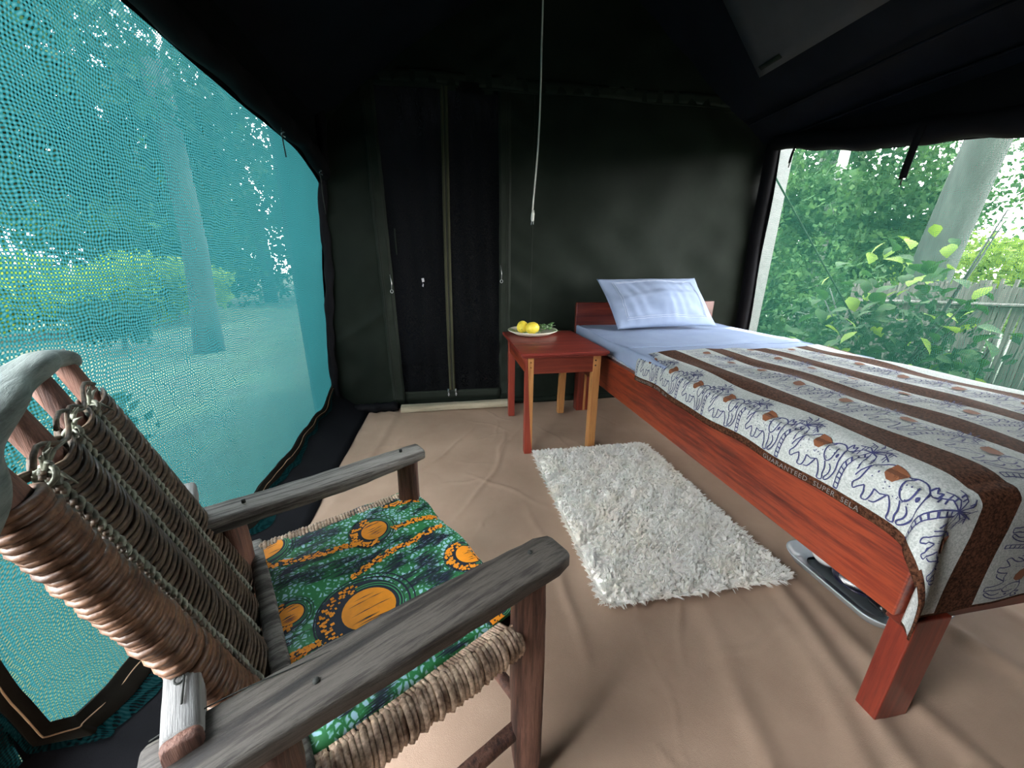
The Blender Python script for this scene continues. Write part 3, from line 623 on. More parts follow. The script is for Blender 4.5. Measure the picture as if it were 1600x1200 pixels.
# pillow
pi = thing('pillow', 'white pillow with a stitched border leaning on the headboard', 'pillow', (1.33, 2.2, .57))
TL, TR, BR_, BL_ = Vector((.930, 2.300, .862)), Vector((1.612, 2.310, .868)), Vector((1.685, 2.120, .580)), Vector((1.005, 2.095, .577))
pw = Wave(71, 8, 7)
def pil(u, v, side):
    top = TL.lerp(TR, u); bot = BL_.lerp(BR_, u); p = bot.lerp(top, v)
    eu = min(u, 1-u)/.5; ev = min(v, 1-v)/.5
    pin = 1-.05*(math.sin(math.pi*u))*(abs(v-.5)*2)**2          # edges draw in between the corners
    c = bot.lerp(top, .5); p = c+(p-c)*pin
    cu = TL.lerp(BL_, 1-v).lerp(TR.lerp(BR_, 1-v), .5); p = cu+(p-cu)*(1-.035*math.sin(math.pi*v)*(abs(u-.5)*2)**2)
    n_ = (TR-TL).cross(BL_-TL).normalized(); n_ = n_ if n_.y < 0 else -n_
    b_ = (max(0, min(1, eu*1.05))**.55)*(max(0, min(1, ev*1.05))**.55)*.115
    b_ += .004*pw(u*5, v*3)*min(1, eu*3)*min(1, ev*3)
    q = p + n_*b_*(1 if side else -.55)
    return (q.x, q.y-.0, q.z+.004)
mb = MB(); grid(mb, lambda u, v: pil(u, v, 1), 60, 36); grid(mb, lambda u, v: pil(u, 1-v, 0), 60, 36)
o = mb.build('pillow_case', M['pillow'], pi)
mm = o.modifiers.new('w', 'WELD'); mm.merge_threshold = .0008
for off in (0, .018):
    mb = MB(); a_, b_ = .10+off, .13+off*1.6; loop = [(a_, b_), (1-a_, b_), (1-a_, 1-b_), (a_, 1-b_), (a_, b_)]; pts = []
    for i in range(4): pts += [Vector(pil(*lerp(loop[i], loop[i+1], k/24), 1)) + Vector((0, -.0012, .0006)) for k in range(24)]
    tube(mb, pts, .0013, 4, False); mb.build('border_stitching', M['seam'], pi)

# ------------------------------------------------------------------ blanket
bl = thing('blanket', 'cream and brown striped blanket printed with elephants and palm trees', 'blanket', (1.335, .97, .58))
HS, HF = .115, .300     # overhang at the side / foot (arc)
BYT, BYE = 1.51, .445   # head edge, foot edge
bz = Wave(65, 10, 4.5)
CX, CY = BX0+.022, BYE  # corner lines of the top
WT = BX1-.01-CX         # top width
def S(s, t, off=0.0):
    if not off: return S0(s, t)
    e = .002; a_, b_, c_, d_ = (Vector(S0(s+e, t)), Vector(S0(s-e, t)), Vector(S0(s, t+e)), Vector(S0(s, t-e)))
    n_ = (c_-d_).cross(a_-b_).normalized(); return tuple(Vector(S0(s, t)) + n_*off*NS)
def S0(s, t, off=0.0):
    """s: arc from the near hem (0..HS side, then top, then far side), t: arc from the head edge towards the foot"""
    du = max(0, HS-s); xt = s-HS; dfar = max(0, xt-WT); xt = min(max(xt, 0), WT)
    dv = max(0, t-(BYT-BYE)); yt = BYT-min(t, BYT-BYE)
    yt += .03*math.exp(-((xt-.95)/.12)**2)*math.exp(-t/.3)
    ed = min(1, min(xt, 0.2)/.05) if 1 else 1
    zt = .582 + .005*bz(xt*1.2, yt*2.2) + .0035*math.sin(xt*38+3*math.sin(yt*5))*math.exp(-abs(yt-1.0)/.9)
    zt -= .020*math.exp(-xt/.022) + .016*math.exp(-(yt-BYE)/.022)*1 + .012*math.exp(-(WT-xt)/.03)
    x, y, z = CX+xt, yt, zt+off
    d = math.hypot(du, dv)
    if d > 0:
        ang = math.atan2(dv, du)
        k = min(1, d/.035); out = .028*math.sin(k*math.pi/2) + .004*math.sin(yt*26+1)*min(1, du/.08)*(dv == 0) + .004*math.sin(xt*14)*min(1, dv/.1)*(du == 0)
        if du > 0 and dv > 0: out += .045*math.sin(2*ang)*min(1, d/.2)
        out += off
        drop = min(max(0, d-.035*.36), .290)
        x -= math.cos(ang)*out; y -= math.sin(ang)*out; z = zt - drop*(.93 if dv > du else 1) - .004*k
    elif dfar > 0:
        x = BX1+.004+off; z = zt - dfar
    return (x, y, z)
NS = 1
NS = 1 if S(.3, .5, .01)[2] > S0(.3, .5)[2] else -1
SW = HS+WT+.05; TL_ = (BYT-BYE)+HF
# stripe edges in s
edges = [0, .022, .178, .268, .420, .510, .648, .738, .882, .960, SW]; kinds = ['b', 'w', 'b', 'w', 'b', 'w', 'b', 'w', 'b', 'b']
kinds = ['b', 'w', 'b', 'w', 'b', 'w', 'b', 'w', 'b', 'w', 'b']; edges = [0, .022, .178, .268, .420, .510, .648, .738, .900, .985, SW-.07, SW]
vs, fs, mi = [], [], []; cols_ = []
for i in range(len(edges)-1):
    n_ = max(1, round((edges[i+1]-edges[i])/.006)); cols_ += [(edges[i]+(edges[i+1]-edges[i])*k/n_, kinds[i]) for k in range(n_)]
cols_.append((SW, 'b')); nt = 220
for (s, _) in cols_:
    for j in range(nt+1): vs.append(S(s+.0035*math.sin(TL_*j/nt*17+s*9)*(.03 < s < SW-.03), TL_*j/nt))
for i in range(len(cols_)-1):
    for j in range(nt):
        a_ = i*(nt+1)+j; fs.append((a_, a_+nt+1, a_+nt+2, a_+1)); mi.append(0 if cols_[i][1] == 'w' else 1)
for j_ in range(len(mi)):
    if j_ % nt == nt-1: mi[j_] = 1
o = MB().add(vs, fs).build('woven_cloth', [M['bwhite'], M['bbrown']], bl)
o.data.polygons.foreach_set('material_index', mi); solid(o, .004, -1 if 0 else 1)
# find which side is outward
nrm = o.data.polygons[len(mi)//2].normal
o.modifiers['solid'].offset = -1 if nrm.z > 0 else 1
EL = [[(.08, .72), (.15, .88), (.30, .97), (.45, .95), (.58, .88), (.68, .93), (.80, .94), (.90, .86), (.96, .70), (.97, .50), (.95, .33), (.88, .14), (.80, .04), (.77, .09), (.84, .22), (.86, .36), (.82, .46)],
      [(.72, .48), (.74, .30), (.72, .15), (.73, .02), (.63, .01), (.63, .15), (.60, .32), (.55, .44)], [(.55, .44), (.42, .38), (.32, .42)],
      [(.52, .42), (.44, .26), (.38, .16), (.30, .14)], [(.32, .42), (.30, .26), (.25, .12), (.16, .12), (.17, .25), (.15, .40)], [(.15, .40), (.05, .30), (-.02, .22), (-.06, .32), (.02, .45), (.07, .58), (.08, .72)],
      [(.66, .92), (.62, .76), (.66, .60), (.74, .50), (.82, .58), (.83, .70), (.80, .80)], [(.08, .74), (.0, .62), (-.05, .50)], [(.88, .90), (.90, 1.02), (.95, .94), (.99, 1.0), (1.0, .86), (.92, .84)],
      [(.91, .66), (.90, .69), (.88, .66), (.90, .63), (.91, .66)]]
SAD = [(.29, .99), (.27, .84), (.31, .73), (.40, .66), (.50, .66), (.57, .76), (.57, .90), (.45, .96)]
PT = [[(.10, .0), (.12, .25), (.20, .50), (.34, .72), (.48, .86)], [(.24, .0), (.25, .22), (.32, .45), (.43, .64), (.55, .80)]]
FR = [[(.5, .86), (.3, .95), (.05, .90)], [(.5, .86), (.35, 1.05), (.10, 1.10)], [(.5, .86), (.5, 1.1), (.35, 1.2)], [(.5, .86), (.65, 1.08), (.62, 1.2)], [(.5, .86), (.8, 1.02), (1.0, 1.0)],
      [(.5, .86), (.8, .92), (1.05, .82)], [(.5, .86), (.7, .82), (.85, .62)], [(.5, .86), (.58, .70), (.68, .52)], [(.5, .86), (.25, .85), (.0, .70)], [(.5, .86), (.7, 1.0), (.9, 1.1)]]
def stroke(mb, surf, pts, wd, off=.0012, sub=3):
    P_ = []; sm = len(pts) > 3; sub = max(sub, 3) if sm else sub; ip = lambda q: pts[max(0, min(len(pts)-1, q))]
    for i in range(len(pts)-1):
        a0, a1, a2, a3 = ip(i-1), ip(i), ip(i+1), ip(i+2)
        for k in range(sub):
            u = k/sub; P_.append(tuple(.5*(2*a1[c]+(a2[c]-a0[c])*u+(2*a0[c]-5*a1[c]+4*a2[c]-a3[c])*u*u+(3*a1[c]-a0[c]-3*a2[c]+a3[c])*u**3) for c in (0, 1)) if sm else lerp(a1, a2, u))
    P_.append(pts[-1]); vs = []
    for i, p in enumerate(P_):
        a_ = P_[max(i-1, 0)]; b_ = P_[min(i+1, len(P_)-1)]; dx, dy = b_[0]-a_[0], b_[1]-a_[1]; L = math.hypot(dx, dy) or 1
        ox, oy = -dy/L*wd/2, dx/L*wd/2; vs += [surf(p[0]+ox, p[1]+oy, off), surf(p[0]-ox, p[1]-oy, off)]
    mb.add(vs, [(2*i, 2*i+1, 2*i+3, 2*i+2) for i in range(len(P_)-1)])
def poly(mb, surf, pts, off=.0012):
    cx = sum(p[0] for p in pts)/len(pts); cy = sum(p[1] for p in pts)/len(pts); n_ = len(pts)
    ring = lambda k: [surf(cx+(p[0]-cx)*k, cy+(p[1]-cy)*k, off) for p in pts]
    ks = (1, .8, .6, .4, .2) if n_ > 5 else (1,)
    vs = sum((ring(k) for k in ks), [])+[surf(cx, cy, off)]; L = (len(ks)-1)*n_
    mb.add(vs, [(q*n_+i, q*n_+(i+1) % n_, (q+1)*n_+(i+1) % n_, (q+1)*n_+i) for q in range(len(ks)-1) for i in range(n_)] + [(L+i, L+(i+1) % n_, L+n_) for i in range(n_)])
rows = [(.026, .120), (.278, .130), (.520, .118), (.748, .135)]
gr = random.Random(5)
for ri, (s0, hh) in enumerate(rows):
    k = 0; t0 = .055 - .02*ri
    while t0 + .10 < TL_-.01:
        wdt = .108
        def em(a_, b_, off): return S(s0+b_*hh*.85, t0+a_*wdt, off)
        mb = MB(); 
        for st in EL: stroke(mb, em, st, .0027/wdt, .0022, 2)
        for _ in range(26):
            a_, b_ = gr.uniform(.12, .9), gr.uniform(.45, .88)
            if .26 < a_ < .58 and b_ > .62: continue
            poly(mb, em, [(a_-.013, b_), (a_, b_+.015), (a_+.013, b_), (a_, b_-.015)], .0022)
        eo = mb.build('elephant_print', M['ink'], bl, False)
        mb = MB(); poly(mb, em, [lerp(SAD[i], SAD[(i+1) % 8], k/3) for i in range(8) for k in range(3)], .0030); mb.build('saddle_print', M['saddle'], eo, False)
        def pm(a_, b_, off): return S(s0+b_*hh, t0-.048+a_*.062, off)
        if t0 > .05:
            mb = MB()
            for st in PT: stroke(mb, pm, st, .030, .0022, 2)
            for q_ in range(9):
                f_ = q_/9; a1, b1 = lerp(PT[0][0], PT[0][2], f_) if f_ < .5 else lerp(PT[0][2], PT[0][4], f_*2-1), 0
                a1 = lerp(PT[0][0], PT[0][2], f_*2) if f_ < .5 else lerp(PT[0][2], PT[0][4], f_*2-1)
                b1 = lerp(PT[1][0], PT[1][2], f_*2) if f_ < .5 else lerp(PT[1][2], PT[1][4], f_*2-1); stroke(mb, pm, [a1, b1], .028, .0022, 1)
            for st in FR:
                stroke(mb, pm, st, .024, .0022, 2)
                for q_ in (.4, .7):
                    c_ = lerp(st[1], st[2], q_-.2); stroke(mb, pm, [c_, (c_[0]+.03, c_[1]-.10)], .026, .0022, 1)
            mb.build('palm_print', M['ink'], bl, False)
        t0 += .151; k += 1
# hem lettering
def text_on(txt, surf, size, name, mat, parent):
    cu = bpy.data.curves.new('lettering', 'FONT'); cu.body = txt; cu.size = size; cu.resolution_u = 2; cu.space_character = 1.15
    to = bpy.data.objects.new('lettering_tmp', cu); COL.objects.link(to); dg = bpy.context.evaluated_depsgraph_get(); dg.update()
    me = to.evaluated_get(dg).to_mesh(); vs = [surf(v_.co.x, v_.co.y, .0022) for v_ in me.vertices]; fs = [tuple(p.vertices) for p in me.polygons]
    wdt = max(v_.co.x for v_ in me.vertices); to.evaluated_get(dg).to_mesh_clear(); bpy.data.objects.remove(to); MB().add(vs, fs).build(name, mat, parent, False); return wdt
text_on('GUARANTEED  SUPER  SELA', lambda a_, b_, off: S(.004+b_, .735+a_, off), .0175, 'hem_lettering', M['letter'], bl)
text_on('GUARANTEED  SUPER  SELA', lambda a_, b_, off: S(.004+b_, .02+a_, off), .0175, 'hem_lettering', M['letter'], bl)

# ------------------------------------------------------------------ rug
rg = thing('rug', 'white shaggy rectangular rug on the floor beside the bed', 'rug', (.71, 1.23, 0))
RX0, RX1, RY0, RY1 = .405, 1.03, .765, 1.70
def rug_in(x, y, r_=.03):
    dx = max(RX0+r_-x, x-(RX1-r_), 0); dy = max(RY0+r_-y, y-(RY1-r_), 0); return np.hypot(dx, dy) <= r_
mb = MB(); loft(mb, [(RX0+.008+.609*i/20, (RY0+RY1)/2, .014) for i in range(21)], [((RY1-RY0)/2-(.02 if i in (0, 20) else .004), .010) for i in range(21)], (0, 0, 1), 24, 8)
mb.build('backing', M['rugb'], rg)
nT = 120000; px = rng.uniform(RX0, RX1, nT); py = rng.uniform(RY0, RY1, nT); ok = np.array([rug_in(a_, b_) for a_, b_ in zip(px, py)]); px, py = px[ok], py[ok]; nT = len(px)
def fld(x, y, seed, f, n_=7):
    g_ = np.random.default_rng(seed); o_ = np.zeros_like(x)
    for _ in range(n_): a_ = g_.uniform(0, 6.28); k_ = f*g_.uniform(.6, 1.8); o_ += np.sin(k_*(x*np.cos(a_)+y*np.sin(a_))+g_.uniform(0, 6.28))
    return o_/math.sqrt(n_)
ang = 4.2+.6*fld(px, py, 1, 9)+.9*fld(px, py, 2, 60)+rng.normal(0, .5, nT)
lean = .008+.002*fld(px, py, 3, 60)+rng.normal(0, .003, nT); hgt = .020+.0035*fld(px, py, 4, 40)+.002*fld(px, py, 8, 110)+rng.normal(0, .002, nT)
cs = .012; ci = np.floor(px/cs+.45*np.sin(py*90)).astype(int); cj = np.floor(py/cs+.45*np.sin(px*80)).astype(int)
hs = (ci*7919+cj*104729) % 9973; ca = hs/9973*6.283; ccx = (ci+.5-.45*np.sin(py*90))*cs; ccy = (cj+.5-.45*np.sin(px*80))*cs
ex = np.minimum(np.minimum(px-RX0, RX1-px), np.minimum(py-RY0, RY1-py)); eg = np.clip(1-ex/.02, 0, 1)
ox = np.where(px-RX0 < .02, -1, 0)+np.where(RX1-px < .02, 1, 0); oy = np.where(py-RY0 < .02, -1, 0)+np.where(RY1-py < .02, 1, 0)
kk = .5; tx = px+(ccx-px)*kk+np.cos(ang)*lean*.7+np.cos(ca)*.007+ox*eg*.012; ty = py+(ccy-py)*kk+np.sin(ang)*lean*.7+np.sin(ca)*.007+oy*eg*.012; hgt = hgt+.004*np.sin(hs*1.7); hgt = hgt*(1-.45*eg)
hw = .0022; pa = ang+1.57+rng.normal(0, .5, nT); cx_, cy_ = np.cos(pa)*hw, np.sin(pa)*hw; z0 = np.full(nT, .012)
V = np.stack([np.stack([px-cx_, py-cy_, z0], 1), np.stack([px+cx_, py+cy_, z0], 1), np.stack([(px+tx)/2+cx_*.8, (py+ty)/2+cy_*.8, .012+hgt*.65], 1), np.stack([(px+tx)/2-cx_*.8, (py+ty)/2-cy_*.8, .012+hgt*.65], 1),
              np.stack([tx+cx_*.25, ty+cy_*.25, .012+hgt], 1), np.stack([tx-cx_*.25, ty-cy_*.25, .012+hgt], 1)], 1).reshape(-1, 3)
b6 = np.arange(nT)*6; Fq = np.concatenate([np.stack([b6, b6+1, b6+2, b6+3], 1), np.stack([b6+3, b6+2, b6+4, b6+5], 1)])
big('pile', V, Fq, M['rug'], rg, 'stuff')

# ------------------------------------------------------------------ tray with dishes under the bed
def rrect(cx, cy, hx, hy, r_, n_=8):
    out = []
    for (sx_, sy_, a0) in ((1, 1, 0), (-1, 1, 90), (-1, -1, 180), (1, -1, 270)):
        for k in range(n_+1): a_ = R(a0+90*k/n_); out.append((cx+sx_*(hx-r_)+r_*math.cos(a_), cy+sy_*(hy-r_)+r_*math.sin(a_)))
    return out
tr_ = thing('tray', 'grey enamel tray on the floor under the side of the bed', 'tray', (1.27, .73, 0))
mb = MB(); rings = [(0, .006, .0), (-.002, .010, 0), (.018, .034, 0), (.024, .035, 0), (.020, .030, 0), (.002, .003, 0)]
vs = []; nR = 36
for (e, z, _) in [(-.03, .006, 0)]+rings[1:]+[(-.03, .003, 0)]:
    vs += [(x, y, z) for (x, y) in rrect(1.235, .728, .12+e, .145+e+.0, .045+max(e, -.01))]
nn = len(rrect(0, 0, 1, 1, .1)); K = len(vs)//nn
fs = [(i*nn+k, i*nn+(k+1) % nn, (i+1)*nn+(k+1) % nn, (i+1)*nn+k) for i in range(K-1) for k in range(nn)] + [tuple(range(nn)), tuple((K-1)*nn+k for k in range(nn))[::-1]]
mb.add(vs, fs); mb.build('tray_dish', M['enamel'], tr_)
def cup(name, c, r_, h_, mat, label, cat, inner=None):
    th = thing(name, label, cat, c); mb = MB()
    lathe(mb, [(.001, 0), (r_*.5, 0), (r_*.85, h_*.4), (r_, h_), (r_*.95, h_), (r_*.8, h_*.45), (r_*.4, .006), (.001, .006)], c, 28); mb.build('bowl_body', mat, th)
    mb = MB(); tube(mb, [(c[0]+r_*math.cos(a_), c[1]+r_*math.sin(a_), c[2]+h_) for a_ in np.linspace(0, 6.283, 33)], .0018, 5, False); mb.build('rim', mat, th)
cup('bowl', (1.205, .812, .007), .046, .05, M['china'], 'white china bowl at the far end of the tray', 'bowl')
cup('bowl', (1.215, .715, .030), .048, .035, M['china'], 'white bowl sitting on a dark saucer in the tray', 'bowl')
th = thing('saucer', 'dark navy saucer under the white bowl in the tray', 'saucer', (1.215, .715, .007)); mb = MB()
lathe(mb, [(.001, 0), (.04, 0), (.068, .018), (.066, .020), (.04, .006), (.001, .006)], (1.215, .715, .0085), 30); mb.build('saucer_dish', M['navy'], th)
th = thing('plate', 'dark glossy plate in the tray near the bed foot', 'plate', (1.24, .635, .007)); mb = MB()
lathe(mb, [(.001, 0), (.045, 0), (.07, .012), (.068, .014), (.044, .004), (.001, .004)], (1.235, .625, .0085), 30); mb.build('plate_dish', M['darkplate'], th)
th = thing('spoon', 'steel spoon lying across the dark plate in the tray', 'spoon', (1.19, .62, .02)); mb = MB()
loft(mb, [(1.165, .585, .030), (1.172, .60, .026), (1.18, .615, .028), (1.188, .632, .032), (1.20, .69, .036), (1.205, .73, .037)], [(.004, .001), (.013, .0015), (.012, .0015), (.004, .0012), (.003, .0012), (.006, .0012)], (0, 0, 1), 10, 2); mb.build('spoon_body', M['steel'], th)

# ------------------------------------------------------------------ armchair (frame: f forward, l towards the near side)
FX, WX = Vector((.867, .498, 0)), Vector((.498, -.867, 0))
def C(f, l, z): return FX*f + WX*l + Vector((0, 0, z))
CB = C(.15, -.58, 0)
ch = thing('armchair', 'rustic weathered wood armchair with a woven cane back', 'armchair', tuple(CB))
gj = random.Random(12)
def beam(a, b, wh, name, mat, up=(0, 0, 1), n=14, p=5, jit=.035, bow=0.0, taper=None, label=None, seg=14):
    pts = [C(*lerp(a, b, i/(n-1))) + Vector((0, 0, bow*math.sin(math.pi*i/(n-1)))) for i in range(n)]
    whs = [(wh[0]*(taper(i/(n-1)) if taper else 1), wh[1]*(taper(i/(n-1)) if taper else 1)) for i in range(n)]
    ends = [pts[0]]+pts+[pts[-1]]; e = .004; d = (pts[-1]-pts[0]).normalized()
    pts2 = [pts[0]-d*e]+pts+[pts[-1]+d*e]; whs2 = [(whs[0][0]*.88, whs[0][1]*.85)]+whs+[(whs[-1][0]*.88, whs[-1][1]*.85)]
    mb = MB(); loft(mb, pts2, whs2, up, seg, p, jit, gj); o = mb.build(name, mat, ch)
    if label: o['label'] = label
    return o
# legs
beam((.318, -.335, .0), (.322, -.345, .500), (.026, .024), 'leg', M['postwood'], (0, 1, 0), taper=lambda t: .72+.28*min(1, t*7)+.05*math.sin(t*3.1))
beam((.318, -.800, .0), (.320, -.785, .500), (.024, .022), 'leg', M['postwood'], (0, 1, 0), taper=lambda t: .8+.2*min(1, t*7))
beam((-.035, -.362, .0), (-.045, -.352, .500), (.036, .028), 'leg', M['postwood'], (0, 1, 0), taper=lambda t: .85+.15*t, jit=.06)
beam((-.030, -.790, .0), (-.040, -.785, .500), (.026, .024), 'leg', M['postwood'], (0, 1, 0))
# arms
beam((.365, -.325, .515), (-.115, -.355, .512), (.033, .016), 'arm', M['armdark'], (0, 0, 1), n=20, bow=.004, taper=lambda t: .82 if t < .03 else 1+.08*math.sin(t*3.1), jit=.03, label='broad dark weathered arm')
beam((.345, -.767, .515), (-.095, -.770, .512), (.034, .016), 'arm', M['armwood'], (0, 0, 1), n=20, bow=-.006, taper=lambda t: .78+.2*min(1, t*3), jit=.03)
# bar behind the back, back bar of the seat
beam((-.086, -.885, .520), (-.086, -.362, .528), (.0155, .020), 'back_bar', M['barwood'], (0, 0, 1), p=4, label='grey bar behind the woven back')
beam((-.086, -.3575, .528), (-.086, -.353, .528), (.0152, .0196), 'bar_end', M['postwood'], n=3, label='dark red cut end of the bar')
beam((-.004, -.84, .372), (-.010, -.345, .372), (.014, .020), 'seat_bar', M['armwood'], (0, 0, 1), p=4)
beam((.318, -.80, .352), (.318, -.34, .352), (.014, .016), 'seat_bar', M['postwood'], (0, 0, 1), p=3)
# stretchers
beam((.318, -.34, .145), (-.03, -.37, .125), (.013, .014), 'stretcher', M['postwood'], (0, 0, 1), p=2.2, jit=.05)
beam((.318, -.79, .145), (-.03, -.79, .130), (.012, .013), 'stretcher', M['postwood'], (0, 0, 1), p=2.2, jit=.05)
beam((.318, -.345, .180), (.318, -.79, .190), (.011, .012), 'stretcher', M['postwood'], (0, 0, 1), p=2.2, jit=.05)
beam((-.03, -.37, .19), (-.03, -.79, .19), (.011, .012), 'stretcher', M['postwood'], (0, 0, 1), p=2.2, jit=.05)
for (f, l, z) in ((.315, -.335, .533), (.02, -.34, .533), (-.005, -.765, .531), (.30, -.77, .531)):
    mb = MB(); c = C(f, l, z-.004); tube(mb, [c, c+Vector((0, 0, .006))], .0035, 8); mb.build('nail_head', M['stitch'], ch)
mb = MB(); tube(mb, [C(-.086+.004*math.cos(a_), -.415+.005*math.sin(a_), .5495) for a_ in np.linspace(0, 6, 10)]+[C(-.084, -.385, .5495)], .0010, 5); mb.build('bent_nail', M['stitch'], ch)
mb = MB(); tube(mb, [C(.02-.006*math.cos(a_), -.353+.008*math.sin(a_), .532) for a_ in np.linspace(.2, 3.3, 8)], .0012, 5); mb.build('bent_nail', M['stitch'], ch)
mb = MB(); tube(mb, [C(f, -.372+.01*math.sin(f*20), .5325) for f in np.linspace(-.11, .10, 16)], .0007, 4); mb.build('wood_crack', M['stitch'], ch)
# seat side rails with cane coils
def coil(mb, a, b, r1, r2, turns, rt, seg=5, spt=12, jit=.06, up=(0, 0, 1)):
    a, b = Vector(a), Vector(b); d = (b-a).normalized(); s = d.cross(Vector(up)).normalized(); u = s.cross(d); pts = []
    ph = 0
    for i in range(turns*spt+1):
        tt = i/(turns*spt); th = 2*math.pi*i/spt
        if i % spt == 0: j = 1+gj.uniform(-jit, jit); k = gj.uniform(-.25, .25)*(b-a).length/turns
        pts.append(a+(b-a)*tt + d*k*math.sin(th/2)**2 + s*r1*math.cos(th)*j + u*r2*math.sin(th)*j)
    tube(mb, pts, rt, seg)
beam((.31, -.338, .372), (.0, -.350, .372), (.013, .013), 'seat_rail', M['postwood'], p=2.2)
beam((.31, -.800, .372), (.0, -.815, .372), (.013, .013), 'seat_rail', M['postwood'], p=2.2)
mb = MB(); coil(mb, C(.296, -.338, .370), C(-.0, -.350, .368), .020, .020, 40, .0048, jit=.12); mb.build('cane_coil', M['cane'], ch)
mb = MB(); coil(mb, C(.300, -.802, .372), C(.0, -.815, .372), .019, .019, 46, .0040); mb.build('cane_coil', M['cane'], ch)
# a second, rougher row of strand ends along the inner side of the near coil
mb = MB()
for i in range(70):
    f = .29-.285*i/69; j = gj.uniform(-.003, .003)
    tube(mb, [C(f+j, -.350, .386), C(f+j-.004, -.366, .382), C(f-.006, -.385, .372), C(f-.01, -.41, .352)], .0032, 4)
mb.build('seat_weave_ends', M['cane'], ch, kind='stuff')
mb = MB()
for i in range(40):
    f = .30-.29*i/39; tube(mb, [C(f, -.36-.42*k/8, .358-.008*math.sin(math.pi*k/8)+.003*(-1)**(i+k)) for k in range(9)], .0036, 4)
for i in range(34):
    l = -.375-.40*i/33; tube(mb, [C(.31-.30*k/8, l, .356-.008*math.sin(math.pi*i/33)+.003*(-1)**(i+k)) for k in range(9)], .0036, 4)
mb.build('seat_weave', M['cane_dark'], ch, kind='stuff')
# back: posts, woven cane, braids, top rail
def B(h, l, o=0.0):     # h along the back 0..1 (seat bar..top), o out of plane (forward)
    f = -.030-.125*h; z = .365+.43*h; nv = Vector((.43, 0, .125)).normalized()
    return C(f+nv.x*o, l, z+nv.z*o)
LB = [-.455, -.555, -.655, -.755]
for k, l in enumerate(LB):
    n = 14; pts = [B(-.06+1.14*i/(n-1), l-.004*k*0+(-.012)*(i/(n-1))*(k-1), 0) for i in range(n)]
    mb = MB(); wv_ = (.024, .012) if k == 0 else (.014, .011); loft(mb, pts, [(wv_[0], wv_[1])]*n, (FX.x, FX.y, 0), 12, 3, .05, gj); o = mb.build('back_post', M['postwood'], ch)
mb = MB(); n = 26
prt = [(1.035, -.80), (1.07, -.76), (1.08, -.70), (1.075, -.62), (1.065, -.54), (1.02, -.46), (.96, -.40), (.92, -.36)]
pts = []
for i in range(n):
    q_ = i/(n-1)*(len(prt)-1); a0 = int(min(q_, len(prt)-2)); fr = q_-a0; h, l = lerp(prt[a0], prt[a0+1], fr); pts.append(B(h, l, .004*math.sin(i)))
whs = [(.013*(.75+.35*math.sin(math.pi*min(1, (i+3)/(n+4)))), .017*(.75+.35*math.sin(math.pi*min(1, (i+3)/(n+4))))) for i in range(n)]
loft(mb, pts, whs, (FX.x, FX.y, 0), 16, 2.6, .05, gj); o = mb.build('top_rail', M['railwood'], ch); o['label'] = 'curved driftwood top rail'
mm = o.modifiers.new('s', 'SUBSURF'); mm.levels = 1; mm.render_levels = 1
# thick wrapping of the near post
mb = MB(); pa, pb = B(.03, -.452), B(.93, -.448)
coil(mb, pa, pb, .029, .017, 76, .0042, 5, 14, .10, (FX.x, FX.y, 0)); mb.build('cane_coil', M['cane_red'], ch)
# woven panel
mb = MB(); nrow = 92
nodes = [-.478, -.505, -.555, -.605, -.655, -.705, -.755, -.772]
for i in range(nrow):
    h = .02+.90*i/(nrow-1); sg = 1 if i % 2 else -1
    for side in (1, -1):
        pts = []; tilt = gj.uniform(-.012, .012)
        for j in range(26):
            l = -.482-.292*j/25; wv_ = math.cos((l+.455)/.10*2*math.pi)   # +1 on posts, -1 between
            o_ = side*(.006+.010*(.5+.5*wv_)) + .0015*sg
            hh_ = h + .012*math.sin((l+.505)/.1*math.pi*2)+tilt*(j/25-.5) + gj.uniform(-.0015, .0015)
            pts.append(B(hh_, l-.008*h, o_))
        tube(mb, pts, gj.uniform(.0024, .0034), 4)
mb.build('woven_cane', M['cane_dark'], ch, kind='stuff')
for l in (-.493, -.600, -.703):
    mb = MB()
    for phs in (0, math.pi):
        tube(mb, [B(.02+.91*i/150, l-.008*i/150+.0033*math.cos(i*.9+phs)+.0015*math.sin(i*.37), .009+.0033*math.sin(i*.9+phs)) for i in range(151)], .0029, 5)
    mb.build('cane_braid', M['cane_pale'], ch)
    # loose knot at the top
    mb = MB()
    for k in range(6):
        a_ = gj.uniform(0, 6.28); p0_ = B(.93, l, .012); p2 = B(.93+.05*math.sin(a_), l+.022*math.cos(a_), .02+gj.uniform(0, .012)); tube(mb, [p0_, (p0_+p2)/2+Vector((0, 0, .005)), p2], [.002, .002, .0008], 5)
    tube(mb, [B(.92+.018*math.sin(a_), l+.016*math.cos(a_), .010+.012*math.sin(a_*1.0+1)) for a_ in np.linspace(0, 12, 30)], .0024, 5)
    mb.build('cane_knot', M['cane_pale'], ch)
for (h, l0, l1) in ((.955, -.47, -.66), (.965, -.56, -.76)):
    mb = MB(); tube(mb, [B(h+.02*math.sin(i*.8), l0+(l1-l0)*i/12, .016) for i in range(13)], .0024, 5); mb.build('cane_tie', M['cane_dark'], ch)

